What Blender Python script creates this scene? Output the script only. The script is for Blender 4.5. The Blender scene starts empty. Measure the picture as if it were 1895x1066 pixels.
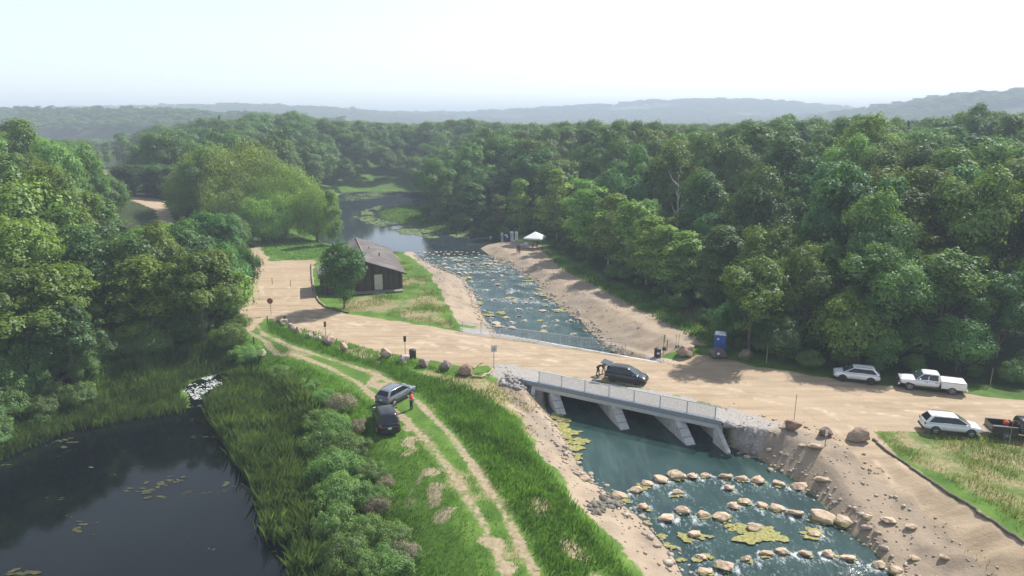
import bpy, math, random
import numpy as np
from mathutils import Vector, Matrix, noise as mnoise
R = math.radians
SC = bpy.context.scene
COL = SC.collection
random.seed(7)
# ---------------------------------------------------------------- projection helpers (survey of the site from the photo)
CZ, FPX, PITCH = 24.0, 1280.0, R(13.66)
SP, CP = math.sin(PITCH), math.cos(PITCH)
def G(u, v, z=0.0):
    """ground point (x, y) at height z seen at photo pixel (u, v)"""
    dx, dy = (u-947.5)/FPX, (v-533)/FPX
    t = (CZ-z)/(SP+dy*CP)
    return (dx*t, t*(CP-dy*SP))
def depth_y(y, v):
    dy = (v-533)/FPX
    return y/(CP-dy*SP)
def pix(x, y, z):
    d = y*CP-(z-CZ)*SP
    return 947.5+FPX*x/d, 533-FPX*(y*SP+(z-CZ)*CP)/d, d
def PG(pts, z=0.0):
    return np.array([G(u, v, z) for u, v in pts])
def smooth(a, b, x):
    t = np.clip((x-a)/(b-a), 0, 1)
    return t*t*(3-2*t)
def sd_poly(P, X, Y):
    """signed distance to polygon, positive inside"""
    d = np.full(X.shape, 1e18); inside = np.zeros(X.shape, bool)
    n = len(P)
    for i in range(n):
        ax, ay = P[i]; bx, by = P[(i+1) % n]
        ex, ey = bx-ax, by-ay
        L = ex*ex+ey*ey+1e-12
        t = np.clip(((X-ax)*ex+(Y-ay)*ey)/L, 0, 1)
        d = np.minimum(d, (X-ax-t*ex)**2+(Y-ay-t*ey)**2)
        c = (ay > Y) != (by > Y)
        with np.errstate(divide='ignore', invalid='ignore'):
            xi = ax+(Y-ay)*ex/(ey if ey != 0 else 1e-12)
        inside ^= c & (X < xi)
    d = np.sqrt(d)
    return np.where(inside, d, -d)
def sd1(P, x, y):
    d = 1e18; ins = False; n = len(P); Q = P.tolist() if hasattr(P, 'tolist') else P
    ax, ay = Q[-1]
    for bx, by in Q:
        ex, ey = bx-ax, by-ay; px, py = x-ax, y-ay
        t = (px*ex+py*ey)/(ex*ex+ey*ey+1e-12); t = 0.0 if t < 0 else (1.0 if t > 1 else t)
        q = (px-t*ex)**2+(py-t*ey)**2
        if q < d: d = q
        if (ay > y) != (by > y) and x < ax+py*ex/ey: ins = not ins
        ax, ay = bx, by
    return math.sqrt(d) if ins else -math.sqrt(d)
def d_line(P, X, Y):
    d = np.full(X.shape, 1e18)
    for i in range(len(P)-1):
        ax, ay = P[i]; bx, by = P[i+1]
        ex, ey = bx-ax, by-ay
        L = ex*ex+ey*ey+1e-12
        t = np.clip(((X-ax)*ex+(Y-ay)*ey)/L, 0, 1)
        d = np.minimum(d, (X-ax-t*ex)**2+(Y-ay-t*ey)**2)
    return np.sqrt(d)
def vnoise(X, Y, s, seed=0):
    """cheap smooth value noise, 0..1"""
    x, y = np.asarray(X)/s, np.asarray(Y)/s
    xi, yi = np.floor(x).astype(np.int64), np.floor(y).astype(np.int64)
    fx, fy = x-xi, y-yi
    fx, fy = fx*fx*(3-2*fx), fy*fy*(3-2*fy)
    def h(a, b):
        n = (a*374761393+b*668265263+seed*1274126177) & 0x7fffffff
        n = ((n ^ (n >> 13))*1274126177) & 0x7fffffff
        return ((n ^ (n >> 16)) & 0xffff)/65535.0
    return (h(xi, yi)*(1-fx)+h(xi+1, yi)*fx)*(1-fy)+(h(xi, yi+1)*(1-fx)+h(xi+1, yi+1)*fx)*fy

# ---------------------------------------------------------------- mesh helpers
def mesh_np(name, V, F, smoothf=False):
    V = np.asarray(V, np.float32); F = np.asarray(F, np.int32)
    me = bpy.data.meshes.new(name)
    me.vertices.add(len(V)); me.vertices.foreach_set('co', V.ravel())
    k = F.shape[1]
    me.loops.add(F.size); me.loops.foreach_set('vertex_index', F.ravel())
    me.polygons.add(len(F))
    me.polygons.foreach_set('loop_start', np.arange(len(F), dtype=np.int32)*k)
    me.polygons.foreach_set('loop_total', np.full(len(F), k, np.int32))
    if smoothf: me.polygons.foreach_set('use_smooth', np.ones(len(F), bool))
    me.update(calc_edges=True); me.validate()
    return me
def put(name, me, mat=None, parent=None):
    o = bpy.data.objects.new(name, me); COL.objects.link(o)
    if mat is not None:
        me.materials.clear(); me.materials.append(mat)
    if parent is not None: o.parent = parent
    return o
def tag(o, label, cat, group=None, kind=None):
    o['label'] = label; o['category'] = cat
    if group: o['group'] = group
    if kind: o['kind'] = kind
    return o
def empty(name, loc, rz=0.0):
    o = bpy.data.objects.new(name, None); COL.objects.link(o)
    o.location = loc; o.rotation_euler = (0, 0, rz); o.empty_display_size = 0.3
    return o
def dup(root, loc=None, rz=None, scale=None):
    r = root.copy(); COL.objects.link(r)
    if loc is not None: r.location = loc
    if rz is not None: r.rotation_euler = (0, 0, rz)
    if scale is not None: r.scale = scale
    for ch in list(root.children):
        c = ch.copy(); COL.objects.link(c); c.parent = r
        for g in list(ch.children):
            d = g.copy(); COL.objects.link(d); d.parent = c
    return r
class MB:
    """collects shapes into one mesh"""
    def __init__(s): s.V = []; s.F = []; s.sm = []
    def add(s, V, F, sm=False):
        b = len(s.V); s.V += [tuple(v) for v in V]
        for f in F: s.F.append([b+i for i in f]); s.sm.append(sm)
    def box(s, c, d, rz=0.0, M=None, taper=1.0):
        hx, hy, hz = d[0]/2, d[1]/2, d[2]/2
        V = []
        for z in (-hz, hz):
            k = taper if z > 0 else 1.0
            V += [(-hx*k, -hy*k, z), (hx*k, -hy*k, z), (hx*k, hy*k, z), (-hx*k, hy*k, z)]
        cr, sr = math.cos(rz), math.sin(rz)
        V = [(x*cr-y*sr, x*sr+y*cr, z) for x, y, z in V]
        if M is not None: V = [tuple(M @ Vector(v)) for v in V]
        V = [(x+c[0], y+c[1], z+c[2]) for x, y, z in V]
        s.add(V, [(0, 3, 2, 1), (4, 5, 6, 7), (0, 1, 5, 4), (1, 2, 6, 5), (2, 3, 7, 6), (3, 0, 4, 7)])
    def tube(s, pts, rad, n=8, cap=True, sm=True):
        pts = [Vector(p) for p in pts]
        if not hasattr(rad, '__len__'): rad = [rad]*len(pts)
        V = []; F = []
        for i, p in enumerate(pts):
            a = pts[max(i-1, 0)]; b = pts[min(i+1, len(pts)-1)]
            t = (b-a).normalized()
            q = Vector((0, 0, 1)) if abs(t.z) < 0.95 else Vector((1, 0, 0))
            e1 = t.cross(q).normalized(); e2 = t.cross(e1)
            for k in range(n):
                an = 2*math.pi*k/n
                V.append(p+e1*math.cos(an)*rad[i]+e2*math.sin(an)*rad[i])
        for i in range(len(pts)-1):
            for k in range(n):
                k2 = (k+1) % n
                F.append((i*n+k, i*n+k2, (i+1)*n+k2, (i+1)*n+k))
        s.add(V, F, sm)
        if cap:
            b = len(s.V)-len(V)
            s.F.append([b+k for k in range(n)]); s.sm.append(False)
            s.F.append([b+(len(pts)-1)*n+k for k in reversed(range(n))]); s.sm.append(False)
    def prism(s, poly, z0, z1, taper=None):
        n = len(poly); top = taper or poly
        V = [(x, y, z0) for x, y in poly]+[(x, y, z1) for x, y in top]
        F = [tuple(reversed(range(n))), tuple(range(n, 2*n))]+[(i, (i+1) % n, n+(i+1) % n, n+i) for i in range(n)]
        s.add(V, F)
    def hull_quadset(s, V, F, sm=False): s.add(V, F, sm)
    def lathe(s, prof, n=20, axis='Z', c=(0, 0, 0), sm=True):
        V = []; F = []
        for r, h in prof:
            for k in range(n):
                a = 2*math.pi*k/n
                p = (r*math.cos(a), r*math.sin(a), h)
                if axis == 'Y': p = (p[0], p[2], p[1])
                V.append((p[0]+c[0], p[1]+c[1], p[2]+c[2]))
        for i in range(len(prof)-1):
            for k in range(n):
                k2 = (k+1) % n
                F.append((i*n+k, i*n+k2, (i+1)*n+k2, (i+1)*n+k))
        s.add(V, F, sm)
    def ball(s, c, r, n=10, m=7):
        rx, ry, rz = (r, r, r) if not hasattr(r, '__len__') else r
        V = []; F = []
        for i in range(m+1):
            t = math.pi*i/m
            for k in range(n):
                a = 2*math.pi*k/n
                V.append((c[0]+rx*math.sin(t)*math.cos(a), c[1]+ry*math.sin(t)*math.sin(a), c[2]+rz*math.cos(t)))
        for i in range(m):
            for k in range(n):
                k2 = (k+1) % n
                F.append((i*n+k, (i+1)*n+k, (i+1)*n+k2, i*n+k2))
        s.add(V, F, True)
    def build(s, name, mat, parent=None, bevel=0.0, sub=0):
        me = bpy.data.meshes.new(name)
        me.from_pydata(s.V, [], s.F)
        me.polygons.foreach_set('use_smooth', s.sm); me.update()
        o = put(name, me, mat, parent)
        if bevel:
            m = o.modifiers.new('bevel', 'BEVEL'); m.width = bevel; m.segments = 2; m.limit_method = 'ANGLE'
        if sub:
            m = o.modifiers.new('sub', 'SUBSURF'); m.levels = sub; m.render_levels = sub
        return o

# ---------------------------------------------------------------- materials
def nodes(name):
    m = bpy.data.materials.new(name); m.use_nodes = True
    nt = m.node_tree; nt.nodes.clear()
    out = nt.nodes.new('ShaderNodeOutputMaterial')
    return m, nt, out
def N(nt, t, **kw):
    n = nt.nodes.new(t)
    for k, v in kw.items():
        if k.startswith('i_'):
            key = k[2:]; key = int(key) if key.isdigit() else key.replace('_', ' ')
            n.inputs[key].default_value = v
        else: setattr(n, k, v)
    return n
def L(nt, a, b): nt.links.new(a, b)
def rgb(c): return (c[0], c[1], c[2], 1.0)
def ramp(nt, fac, stops):
    r = nt.nodes.new('ShaderNodeValToRGB'); el = r.color_ramp.elements
    el[0].position, el[0].color = stops[0][0], rgb(stops[0][1])
    el[1].position, el[1].color = stops[-1][0], rgb(stops[-1][1])
    for p, c in stops[1:-1]:
        e = el.new(p); e.color = rgb(c)
    L(nt, fac, r.inputs[0]); return r.outputs[0]
def mixc(nt, fac, a, b, mode='MIX'):
    m = nt.nodes.new('ShaderNodeMix'); m.data_type = 'RGBA'; m.blend_type = mode
    for sock, val in ((m.inputs[0], fac), (m.inputs[6], a), (m.inputs[7], b)):
        if isinstance(val, (int, float)): sock.default_value = val
        elif isinstance(val, tuple): sock.default_value = rgb(val)
        else: L(nt, val, sock)
    return m.outputs[2]
def mth(nt, op, a, b=0.0, c=None, clamp=False):
    m = nt.nodes.new('ShaderNodeMath'); m.operation = op; m.use_clamp = clamp
    for i, val in enumerate((a, b, c)):
        if val is None: continue
        if isinstance(val, (int, float)): m.inputs[i].default_value = val
        else: L(nt, val, m.inputs[i])
    return m.outputs[0]
def noise_n(nt, vec, scale, detail=4.0, rough=0.55, dist=0.0):
    n = N(nt, 'ShaderNodeTexNoise'); n.inputs['Scale'].default_value = scale
    n.inputs['Detail'].default_value = detail; n.inputs['Roughness'].default_value = rough; n.inputs['Distortion'].default_value = dist
    if vec is not None: L(nt, vec, n.inputs['Vector'])
    return n.outputs[0]
def mapping(nt, vec, scale=(1, 1, 1), rot=(0, 0, 0)):
    m = N(nt, 'ShaderNodeMapping'); m.inputs['Scale'].default_value = scale; m.inputs['Rotation'].default_value = rot
    L(nt, vec, m.inputs['Vector']); return m.outputs[0]
def bsdf(nt, out, rough=0.7, metal=0.0, spec=0.5):
    b = N(nt, 'ShaderNodeBsdfPrincipled')
    b.inputs['Roughness'].default_value = rough; b.inputs['Metallic'].default_value = metal
    b.inputs['Specular IOR Level'].default_value = spec
    L(nt, b.outputs[0], out.inputs[0]); return b
def bump(nt, b, h, strength=0.3, dist=0.05):
    n = N(nt, 'ShaderNodeBump'); n.inputs['Strength'].default_value = strength; n.inputs['Distance'].default_value = dist
    L(nt, h, n.inputs['Height']); L(nt, n.outputs[0], b.inputs['Normal'])
def simple(name, col, rough=0.6, metal=0.0, var=0.12, scale=6.0, spec=0.5, bmp=0.0, dirt=None):
    """plain surface with slight procedural wear"""
    m, nt, out = nodes(name); b = bsdf(nt, out, rough, metal, spec)
    tc = N(nt, 'ShaderNodeTexCoord'); n = noise_n(nt, tc.outputs['Object'], scale, 5)
    lo = tuple(c*(1-var) for c in col); hi = tuple(min(1, c*(1+var)) for c in col)
    c = ramp(nt, n, [(0.3, lo), (0.7, hi)])
    if dirt:
        n2 = noise_n(nt, tc.outputs['Object'], scale*0.6, 6)
        c = mixc(nt, mth(nt, 'MULTIPLY', smoothn(nt, n2, 0.5, 0.75), 0.55), c, dirt)
    L(nt, c, b.inputs['Base Color'])
    if bmp: bump(nt, b, n, bmp, 0.02)
    return m
def smoothn(nt, x, a, b):
    m = N(nt, 'ShaderNodeMapRange'); m.interpolation_type = 'SMOOTHSTEP'
    m.inputs[1].default_value = a; m.inputs[2].default_value = b
    L(nt, x, m.inputs[0]); return m.outputs[0]
# ================================================================= THE SITE: outlines surveyed on the ground
WL_LAKE, WL_POND = -1.0, -2.0
def wl(y):
    return np.interp(y, [28, 33, 50, 74, 110, 120], [-2.75, -2.5, -2.0, -1.9, -1.05, -1.0])
def GW(u, v):
    z = -2.0
    for _ in range(5):
        x, y = G(u, v, z); z = float(wl(y))
    return G(u, v, z)
SAND = PG([(468, 487), (520, 483), (583, 480), (578, 510), (580, 545), (600, 568), (645, 580), (760, 598), (850, 612), (960, 630), (1160, 657), (1215, 662),
           (1260, 655), (1320, 658), (1400, 680), (1530, 700), (1640, 714), (1790, 730), (1895, 742), (1990, 752), (1990, 812), (1830, 808), (1700, 798),
           (1615, 797), (1645, 830), (1720, 890), (1810, 945), (1895, 1003), (1990, 1065), (1990, 1130), (1895, 1075), (1780, 985), (1680, 905), (1600, 850),
           (1540, 815), (1440, 785), (1330, 750), (1180, 715), (1000, 690), (920, 674), (880, 678), (800, 667), (700, 650), (620, 628), (560, 608), (512, 590),
           (488, 588), (478, 600), (462, 612), (440, 575), (436, 545), (465, 515)])
LOTBACK = PG([(462, 452), (476, 452), (500, 482), (520, 490), (470, 495), (468, 480)])
FARROAD = PG([(240, 384), (300, 380), (322, 404), (326, 416), (305, 418), (288, 398), (244, 392)], 3.6)
FARROAD2 = PG([(186, 312), (215, 303), (232, 304), (205, 316)], 6.0)
TRK = [[(470, 596), (488, 618), (540, 642), (620, 667), (690, 690), (735, 715), (775, 745), (830, 800), (880, 868), (930, 945), (965, 1010), (1000, 1080)],
       [(448, 585), (462, 615), (515, 645), (600, 676), (660, 706), (700, 740), (745, 770), (790, 815), (835, 870), (880, 945), (915, 1010), (945, 1080)]]
TRK = [PG(t) for t in TRK]
STRAW = [PG(p) for p in ([(738, 775), (752, 775), (770, 830), (755, 838)], [(786, 862), (806, 868), (822, 925), (806, 935)], [(752, 878), (762, 880), (770, 915), (762, 916)],
         [(905, 1000), (935, 1000), (950, 1062), (925, 1062)], [(985, 925), (1002, 922), (1004, 945), (990, 948)], [(1040, 1000), (1062, 1002), (1080, 1030), (1052, 1035)],
         [(1090, 1040), (1130, 1030), (1140, 1062), (1100, 1066)], [(820, 945), (842, 945), (846, 970), (826, 972)],
         [(690, 700), (735, 712), (722, 730), (690, 722)], [(640, 640), (730, 660), (700, 672), (640, 655)])]
BANK = [PG(p, -0.9) for p in ([(905, 690), (1000, 700), (1015, 775), (1075, 870), (1160, 925), (1300, 1080), (1230, 1110), (1180, 1050), (1090, 950), (1030, 875), (965, 775), (930, 735)],
        [(1330, 752), (1440, 785), (1540, 815), (1600, 850), (1680, 905), (1780, 985), (1895, 1075), (1895, 1130), (1640, 1130), (1600, 1030), (1450, 880), (1345, 820)],
        [(900, 452), (980, 455), (1005, 462), (1040, 492), (1150, 545), (1240, 600), (1325, 648), (1215, 662), (1110, 645), (1060, 592), (960, 522), (870, 470)],
        [(725, 458), (770, 463), (832, 500), (885, 545), (910, 604), (846, 612), (822, 560), (796, 512), (748, 474)])]
GRAV = [PG(p) for p in ([(852, 602), (905, 608), (1115, 640), (1215, 650), (1270, 656), (1215, 665), (1160, 657), (960, 631), (850, 613)],
        [(918, 668), (1000, 688), (1180, 714), (1330, 750), (1445, 782), (1400, 800), (1340, 790), (990, 712), (930, 700), (905, 690)])]
RIVER = np.array([GW(u, v) for u, v in [(765, 463), (783, 480), (822, 500), (862, 515), (884, 545), (892, 572), (908, 601), (1003, 722), (1015, 760), (1042, 800), (1075, 860),
                  (1105, 890), (1160, 930), (1205, 968), (1250, 1020), (1290, 1090), (1300, 1140), (1720, 1140), (1655, 1075), (1612, 1020), (1555, 975), (1500, 915), (1455, 882), (1400, 850),
                  (1350, 828), (1318, 795), (1118, 643), (1085, 612), (1068, 592), (1035, 570), (1000, 545), (985, 520), (955, 505), (940, 490), (910, 478), (885, 460), (870, 452)]])
POND = PG([(-160, 920), (-30, 862), (60, 825), (130, 798), (230, 782), (330, 768), (385, 770), (385, 795), (410, 815), (440, 850), (447, 880), (480, 905), (490, 945), (482, 985), (540, 992), (556, 1020), (556, 1090), (555, 1200), (-420, 1200)], WL_POND)
STREAM = PG([(452, 690), (470, 688), (440, 700), (400, 715), (380, 735), (372, 760), (360, 765), (352, 730), (335, 718), (360, 706), (395, 694)], WL_POND)
LAKE = PG([(775, 464), (700, 470), (600, 448), (560, 420), (600, 385), (636, 356), (690, 351), (750, 345), (830, 342), (830, 360), (760, 377), (722, 386), (700, 393), (702, 402), (735, 413), (795, 427), (860, 434), (930, 437), (930, 446), (900, 452), (880, 462)], WL_LAKE)
LILY = [PG(p, WL_LAKE) for p in ([(705, 380), (672, 390), (652, 402), (680, 412), (715, 425), (760, 437), (800, 441), (868, 440), (872, 430), (790, 418), (720, 412), (690, 402), (700, 388)],
        [(640, 361), (690, 356), (752, 350), (770, 358), (700, 366), (645, 373)], [(640, 440), (660, 437), (650, 446)])]
PENIN = PG([(700, 388), (760, 382), (790, 400), (860, 425), (860, 434), (790, 434), (720, 415), (690, 402)], -0.6)
GR_RIGHT = PG([(497, 597), (560, 622), (640, 652), (720, 668), (765, 692), (860, 715), (950, 762), (1000, 835), (1045, 895), (1095, 955), (1180, 1045), (1215, 1120), (1015, 1120), (940, 965), (890, 872), (832, 790), (775, 728), (700, 682), (620, 660), (540, 634), (500, 612)])
DRYSTRIP = PG([(790, 690), (880, 694), (930, 700), (1000, 740), (985, 790), (950, 762), (860, 716), (790, 702)])
GR_LAWN = PG([(1620, 806), (1700, 799), (1830, 809), (1990, 815), (1990, 1055), (1895, 985), (1780, 900), (1680, 850)])
GR_HOUSE = PG([(590, 505), (640, 575), (760, 592), (846, 608), (822, 560), (792, 512), (752, 486), (720, 450), (610, 450)])
GR_BACK = PG([(470, 448), (560, 438), (610, 452), (600, 478), (525, 482), (490, 470)])
GR_EDGE = PG([(1000, 460), (1060, 492), (1130, 525), (1250, 580), (1345, 645), (1315, 643), (1240, 603), (1140, 550), (1040, 497)])
MARSH = PG([(1225, 575), (1300, 570), (1345, 600), (1340, 628), (1290, 610)])
# the bridge strip
BA, BB = np.array(G(993, 708)), np.array(G(1328, 778))       # downstream edge
bd = (BB-BA)/np.linalg.norm(BB-BA); bn = np.array([-bd[1], bd[0]])   # along the road / towards upstream
BW, BT0, BT1 = 11.2, -9.2, 6.3
BRIDGE = np.array([BA-bd*2.0, BB+bd*1.6, BA+bd*(BT1+2.2)+bn*BW, BA+bd*(BT0-2.2)+bn*BW])
BAND = np.array([BA-bd*40, BB+bd*40, BB+bd*40+bn*BW, BA-bd*40+bn*BW])     # the road embankment
# wood outlines (no tree outside them)
WOOD_R = np.vstack([PG([(738, 376), (752, 402), (845, 426), (930, 432), (1000, 436), (1030, 468), (1150, 528), (1260, 580), (1345, 620), (1370, 650), (1440, 668), (1530, 690), (1640, 704), (1790, 718), (1895, 730), (1990, 742)]),
                    np.array([(90, 62), (250, 62), (330, 330), (60, 330), (-10, 300), (-40, 250)])])
WOOD_L = np.vstack([PG([(-60, 815), (60, 758), (150, 715), (250, 668), (340, 655), (415, 640), (436, 596), (428, 545), (455, 500), (462, 450), (440, 420), (330, 425)]), np.array([(-70, 165), (-120, 210), (-170, 170), (-120, 60), (-60, 48)])])
FLAT = np.vstack([PG([(240, 1066), (0, 900), (60, 790), (240, 690), (430, 590), (436, 540), (455, 470), (560, 430), (640, 370), (800, 370), (1000, 440), (1320, 620), (1895, 735), (2000, 745)]), np.array([(60, 20), (-20, 15)])])

def terrain(X, Y, carve=True):
    def g(cx, cy, sx, sy, A): return A*np.exp(-((X-cx)/sx)**2/2-((Y-cy)/sy)**2/2)
    m = smooth(0, 45, -sd_poly(FLAT, X, Y))
    T = g(150, 205, 95, 85, 10.0)+g(40, 235, 60, 70, 4.0)+g(-135, 120, 55, 60, 9.0)+g(-150, 380, 110, 70, 8.0)+g(-60, 360, 75, 75, 5.0)+g(150, 400, 170, 90, 4.0)
    T = T*m
    T = T+56*np.exp(-((X-905)/318)**4-((Y-1110)/190)**2/2)+g(700, 2300, 420, 300, 64)+g(700, 1500, 150, 200, 18)+g(-560, 820, 210, 110, 20)+g(-330, 760, 120, 90, 9)+g(-600, 1700, 260, 200, 30)+g(-1200, 2000, 500, 300, 42)+g(-100, 2300, 600, 300, 26)
    T = T+m*(vnoise(X, Y, 40, 3)-0.5)*2.0+(vnoise(X, Y, 9, 5)-0.5)*0.16+(vnoise(X, Y, 2.3, 6)-0.5)*0.07
    if not carve: return T
    d = -sd_poly(POND, X, Y)
    zp = np.where(d > 0, WL_POND-0.08+0.05*np.clip(d, 0, 5)+0.42*np.clip(d-5, 0, None), WL_POND-0.08+0.2*d)
    T = np.minimum(T, np.maximum(zp, WL_POND-1.2))
    d = -sd_poly(STREAM, X, Y)
    T = np.minimum(T, np.where(d > 0, WL_POND-0.05+0.5*d, WL_POND-0.3))
    d = -sd_poly(RIVER, X, Y)
    ib = sd_poly(BAND, X, Y)
    w = wl(Y)
    lowbump = (vnoise(X, Y, 1.1, 11)-0.5)*0.5
    edge_ = -0.18*np.log1p(np.exp(-np.clip(ib, -30, 30)/0.9))
    slope = np.where(ib > 0, 5.0, 0.33+0.05*vnoise(X, Y, 12, 12))
    zr = np.where(d > 0, w-0.14+slope*d+lowbump*smooth(0.2, 2, d)*0.5, w-0.14+np.maximum(-0.9, 0.35*d))
    zr = np.where((d > 0) & (ib <= 0), np.maximum(zr, np.minimum(edge_, w-0.14+0.8*d)), zr)
    zr = np.where((d > 0) & (ib > 0), np.minimum(zr, edge_*(1-smooth(7, 15, d))+smooth(7, 15, d)), zr)
    T = np.minimum(T, zr)
    d = -sd_poly(LAKE, X, Y)
    zl = np.where(d > 0, WL_LAKE-0.1+0.22*d, WL_LAKE-0.1+np.maximum(-1.5, 0.3*d))
    T = np.minimum(T, zl)
    return T
HGRID = None
def ht(x, y):
    if HGRID is None: return float(terrain(np.array([float(x)]), np.array([float(y)]))[0])
    i = min(max(int(np.searchsorted(XS, x))-1, 0), nx-2); j = min(max(int(np.searchsorted(YS, y))-1, 0), ny-2)
    a = (x-XS[i])/(XS[i+1]-XS[i]); b = (y-YS[j])/(YS[j+1]-YS[j])
    Hh = H0 if (0 < y < 120 and sd1(BRIDGE, x, y) > -.6) else HGRID
    return float((Hh[j, i]*(1-a)+Hh[j, i+1]*a)*(1-b)+(Hh[j+1, i]*(1-a)+Hh[j+1, i+1]*a)*b)
def hit(u, v):
    """ground point seen at a photo pixel"""
    z = 0.0
    for _ in range(12):
        x, y = G(u, v, z); z = 0.5*z+0.5*ht(x, y)
    return Vector((x, y, ht(x, y)))

def axis(lo, f0, f1, hi, s, g):
    a = list(np.arange(f0, f1, s)); st = s
    while a[-1] < hi:
        st = min(st*g, 120); a.append(a[-1]+st)
    st = s; b = [f0]
    while b[-1] > lo:
        st = min(st*g, 120); b.append(b[-1]-st)
    return np.array(b[:0:-1]+a)
XS = axis(-5200, -44, 58, 5200, 0.36, 1.03)
YS = axis(-260, 27, 130, 6500, 0.36, 1.018)
GX, GY = np.meshgrid(XS, YS)
H1 = terrain(GX, GY); H0 = terrain(GX, GY, False)
nx, ny = len(XS), len(YS); HGRID = H1
def masks(X, Y, river=True):
    def soft(P, w, nz=0.8, sc=1.7, sd=1):
        return np.clip(0.5+(sd_poly(P, X, Y)+(vnoise(X, Y, sc, sd)-0.5)*2*nz)/w, 0, 1)
    sand = soft(SAND, 0.8, 0.35)
    for P in (LOTBACK, FARROAD, FARROAD2): sand = np.maximum(sand, soft(P, 0.8, 0.4))
    grav = np.maximum(*[soft(P, 1.0, 0.5, 1.2, 2) for P in GRAV])
    bank = np.zeros(X.shape)
    for P in BANK: bank = np.maximum(bank, soft(P, 1.0, 0.6, 1.5, 3))
    if river: bank = np.maximum(bank, np.clip((3.2+sd_poly(RIVER, X, Y)+(vnoise(X, Y, 1.5, 3)-.5)*1.5)/1.0, 0, 1)*np.clip((120-Y)/6, 0, 1))
    track = np.zeros(X.shape)
    for i, P in enumerate(TRK):
        wn = vnoise(X, Y, 1.3, 20+i)
        fade = np.where(Y < 47, 0.75 if i else 0.95, 1.0)*(0.5+0.75*vnoise(X, Y, 3.0, 30+i))
        track = np.maximum(track, np.clip(1.15-d_line(P, X, Y)/(0.27+0.30*wn), 0, 1)*np.clip(fade, 0, 1))
    for i, P in enumerate(STRAW): track = np.maximum(track, soft(P, 0.7, 0.9, 0.9, 40+i)*0.8)
    dry = np.maximum(soft(DRYSTRIP, 1.5, 1.2, 2.0, 50), soft(GR_LAWN, 2.0, 1.0, 3, 51)*0.55)
    dry = np.maximum(dry, soft(GR_HOUSE, 1.5, 1.0, 3, 52)*np.clip(1.25-1.4*vnoise(X, Y, 4.0, 53), 0, 1))
    dry = np.maximum(dry, soft(MARSH, 2, 1.5, 2.0, 54)*0.8)
    dtr = np.minimum(d_line(TRK[0], X, Y), d_line(TRK[1], X, Y))
    dry = np.maximum(dry, np.clip(1.1-dtr/1.6, 0, 1)*np.clip(1.3*vnoise(X, Y, 2.2, 55)-0.1, 0, 1)*0.7)
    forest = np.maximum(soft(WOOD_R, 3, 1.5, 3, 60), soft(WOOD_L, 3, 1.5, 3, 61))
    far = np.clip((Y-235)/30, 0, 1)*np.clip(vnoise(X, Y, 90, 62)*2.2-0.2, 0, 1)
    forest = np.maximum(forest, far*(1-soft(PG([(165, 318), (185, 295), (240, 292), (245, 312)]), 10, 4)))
    wet = np.clip(1-(-sd_poly(POND, X, Y))/7.0, 0, 1)*(1-np.clip(sd_poly(GR_RIGHT, X, Y), 0, 1))
    wet = np.maximum(wet, soft(PENIN, 2, 1))
    d = -sd_poly(RIVER, X, Y)
    shore = np.clip(1-d/0.9, 0, 1) if river else np.zeros(X.shape)
    return np.stack([sand, grav, bank, track], -1), np.stack([dry, forest, wet, shore], -1)
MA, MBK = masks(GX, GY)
RUTL = [PG(p) for p in ([(1990, 780), (1850, 772), (1640, 752), (1400, 722), (1180, 685), (980, 655), (800, 632), (660, 605), (570, 578), (500, 545), (490, 500)],
                        [(1990, 768), (1700, 745), (1400, 706), (1180, 672), (980, 645), (800, 618), (640, 592), (560, 575), (470, 570), (452, 600)],
                        [(1990, 790), (1700, 770), (1450, 745), (1180, 697), (1000, 668), (820, 648), (700, 632), (600, 610), (520, 580), (475, 575)],
                        [(1560, 770), (1620, 805), (1720, 870), (1830, 940), (1960, 1020)], [(1500, 760), (1590, 820), (1700, 890), (1800, 960), (1930, 1050)], [(540, 575), (540, 520), (530, 490)])]
RUT = np.zeros(GX.shape)
for i, P_ in enumerate(RUTL):
    dd = d_line(P_, GX+(vnoise(GX, GY, 7, 70+i)-.5)*1.2, GY+(vnoise(GX, GY, 7, 80+i)-.5)*1.2)
    RUT = np.maximum(RUT, np.clip(1-np.abs(dd-.75)/.30, 0, 1)*np.clip(vnoise(GX, GY, 4.5, 90+i)*1.5-.2, 0, 1))

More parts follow.
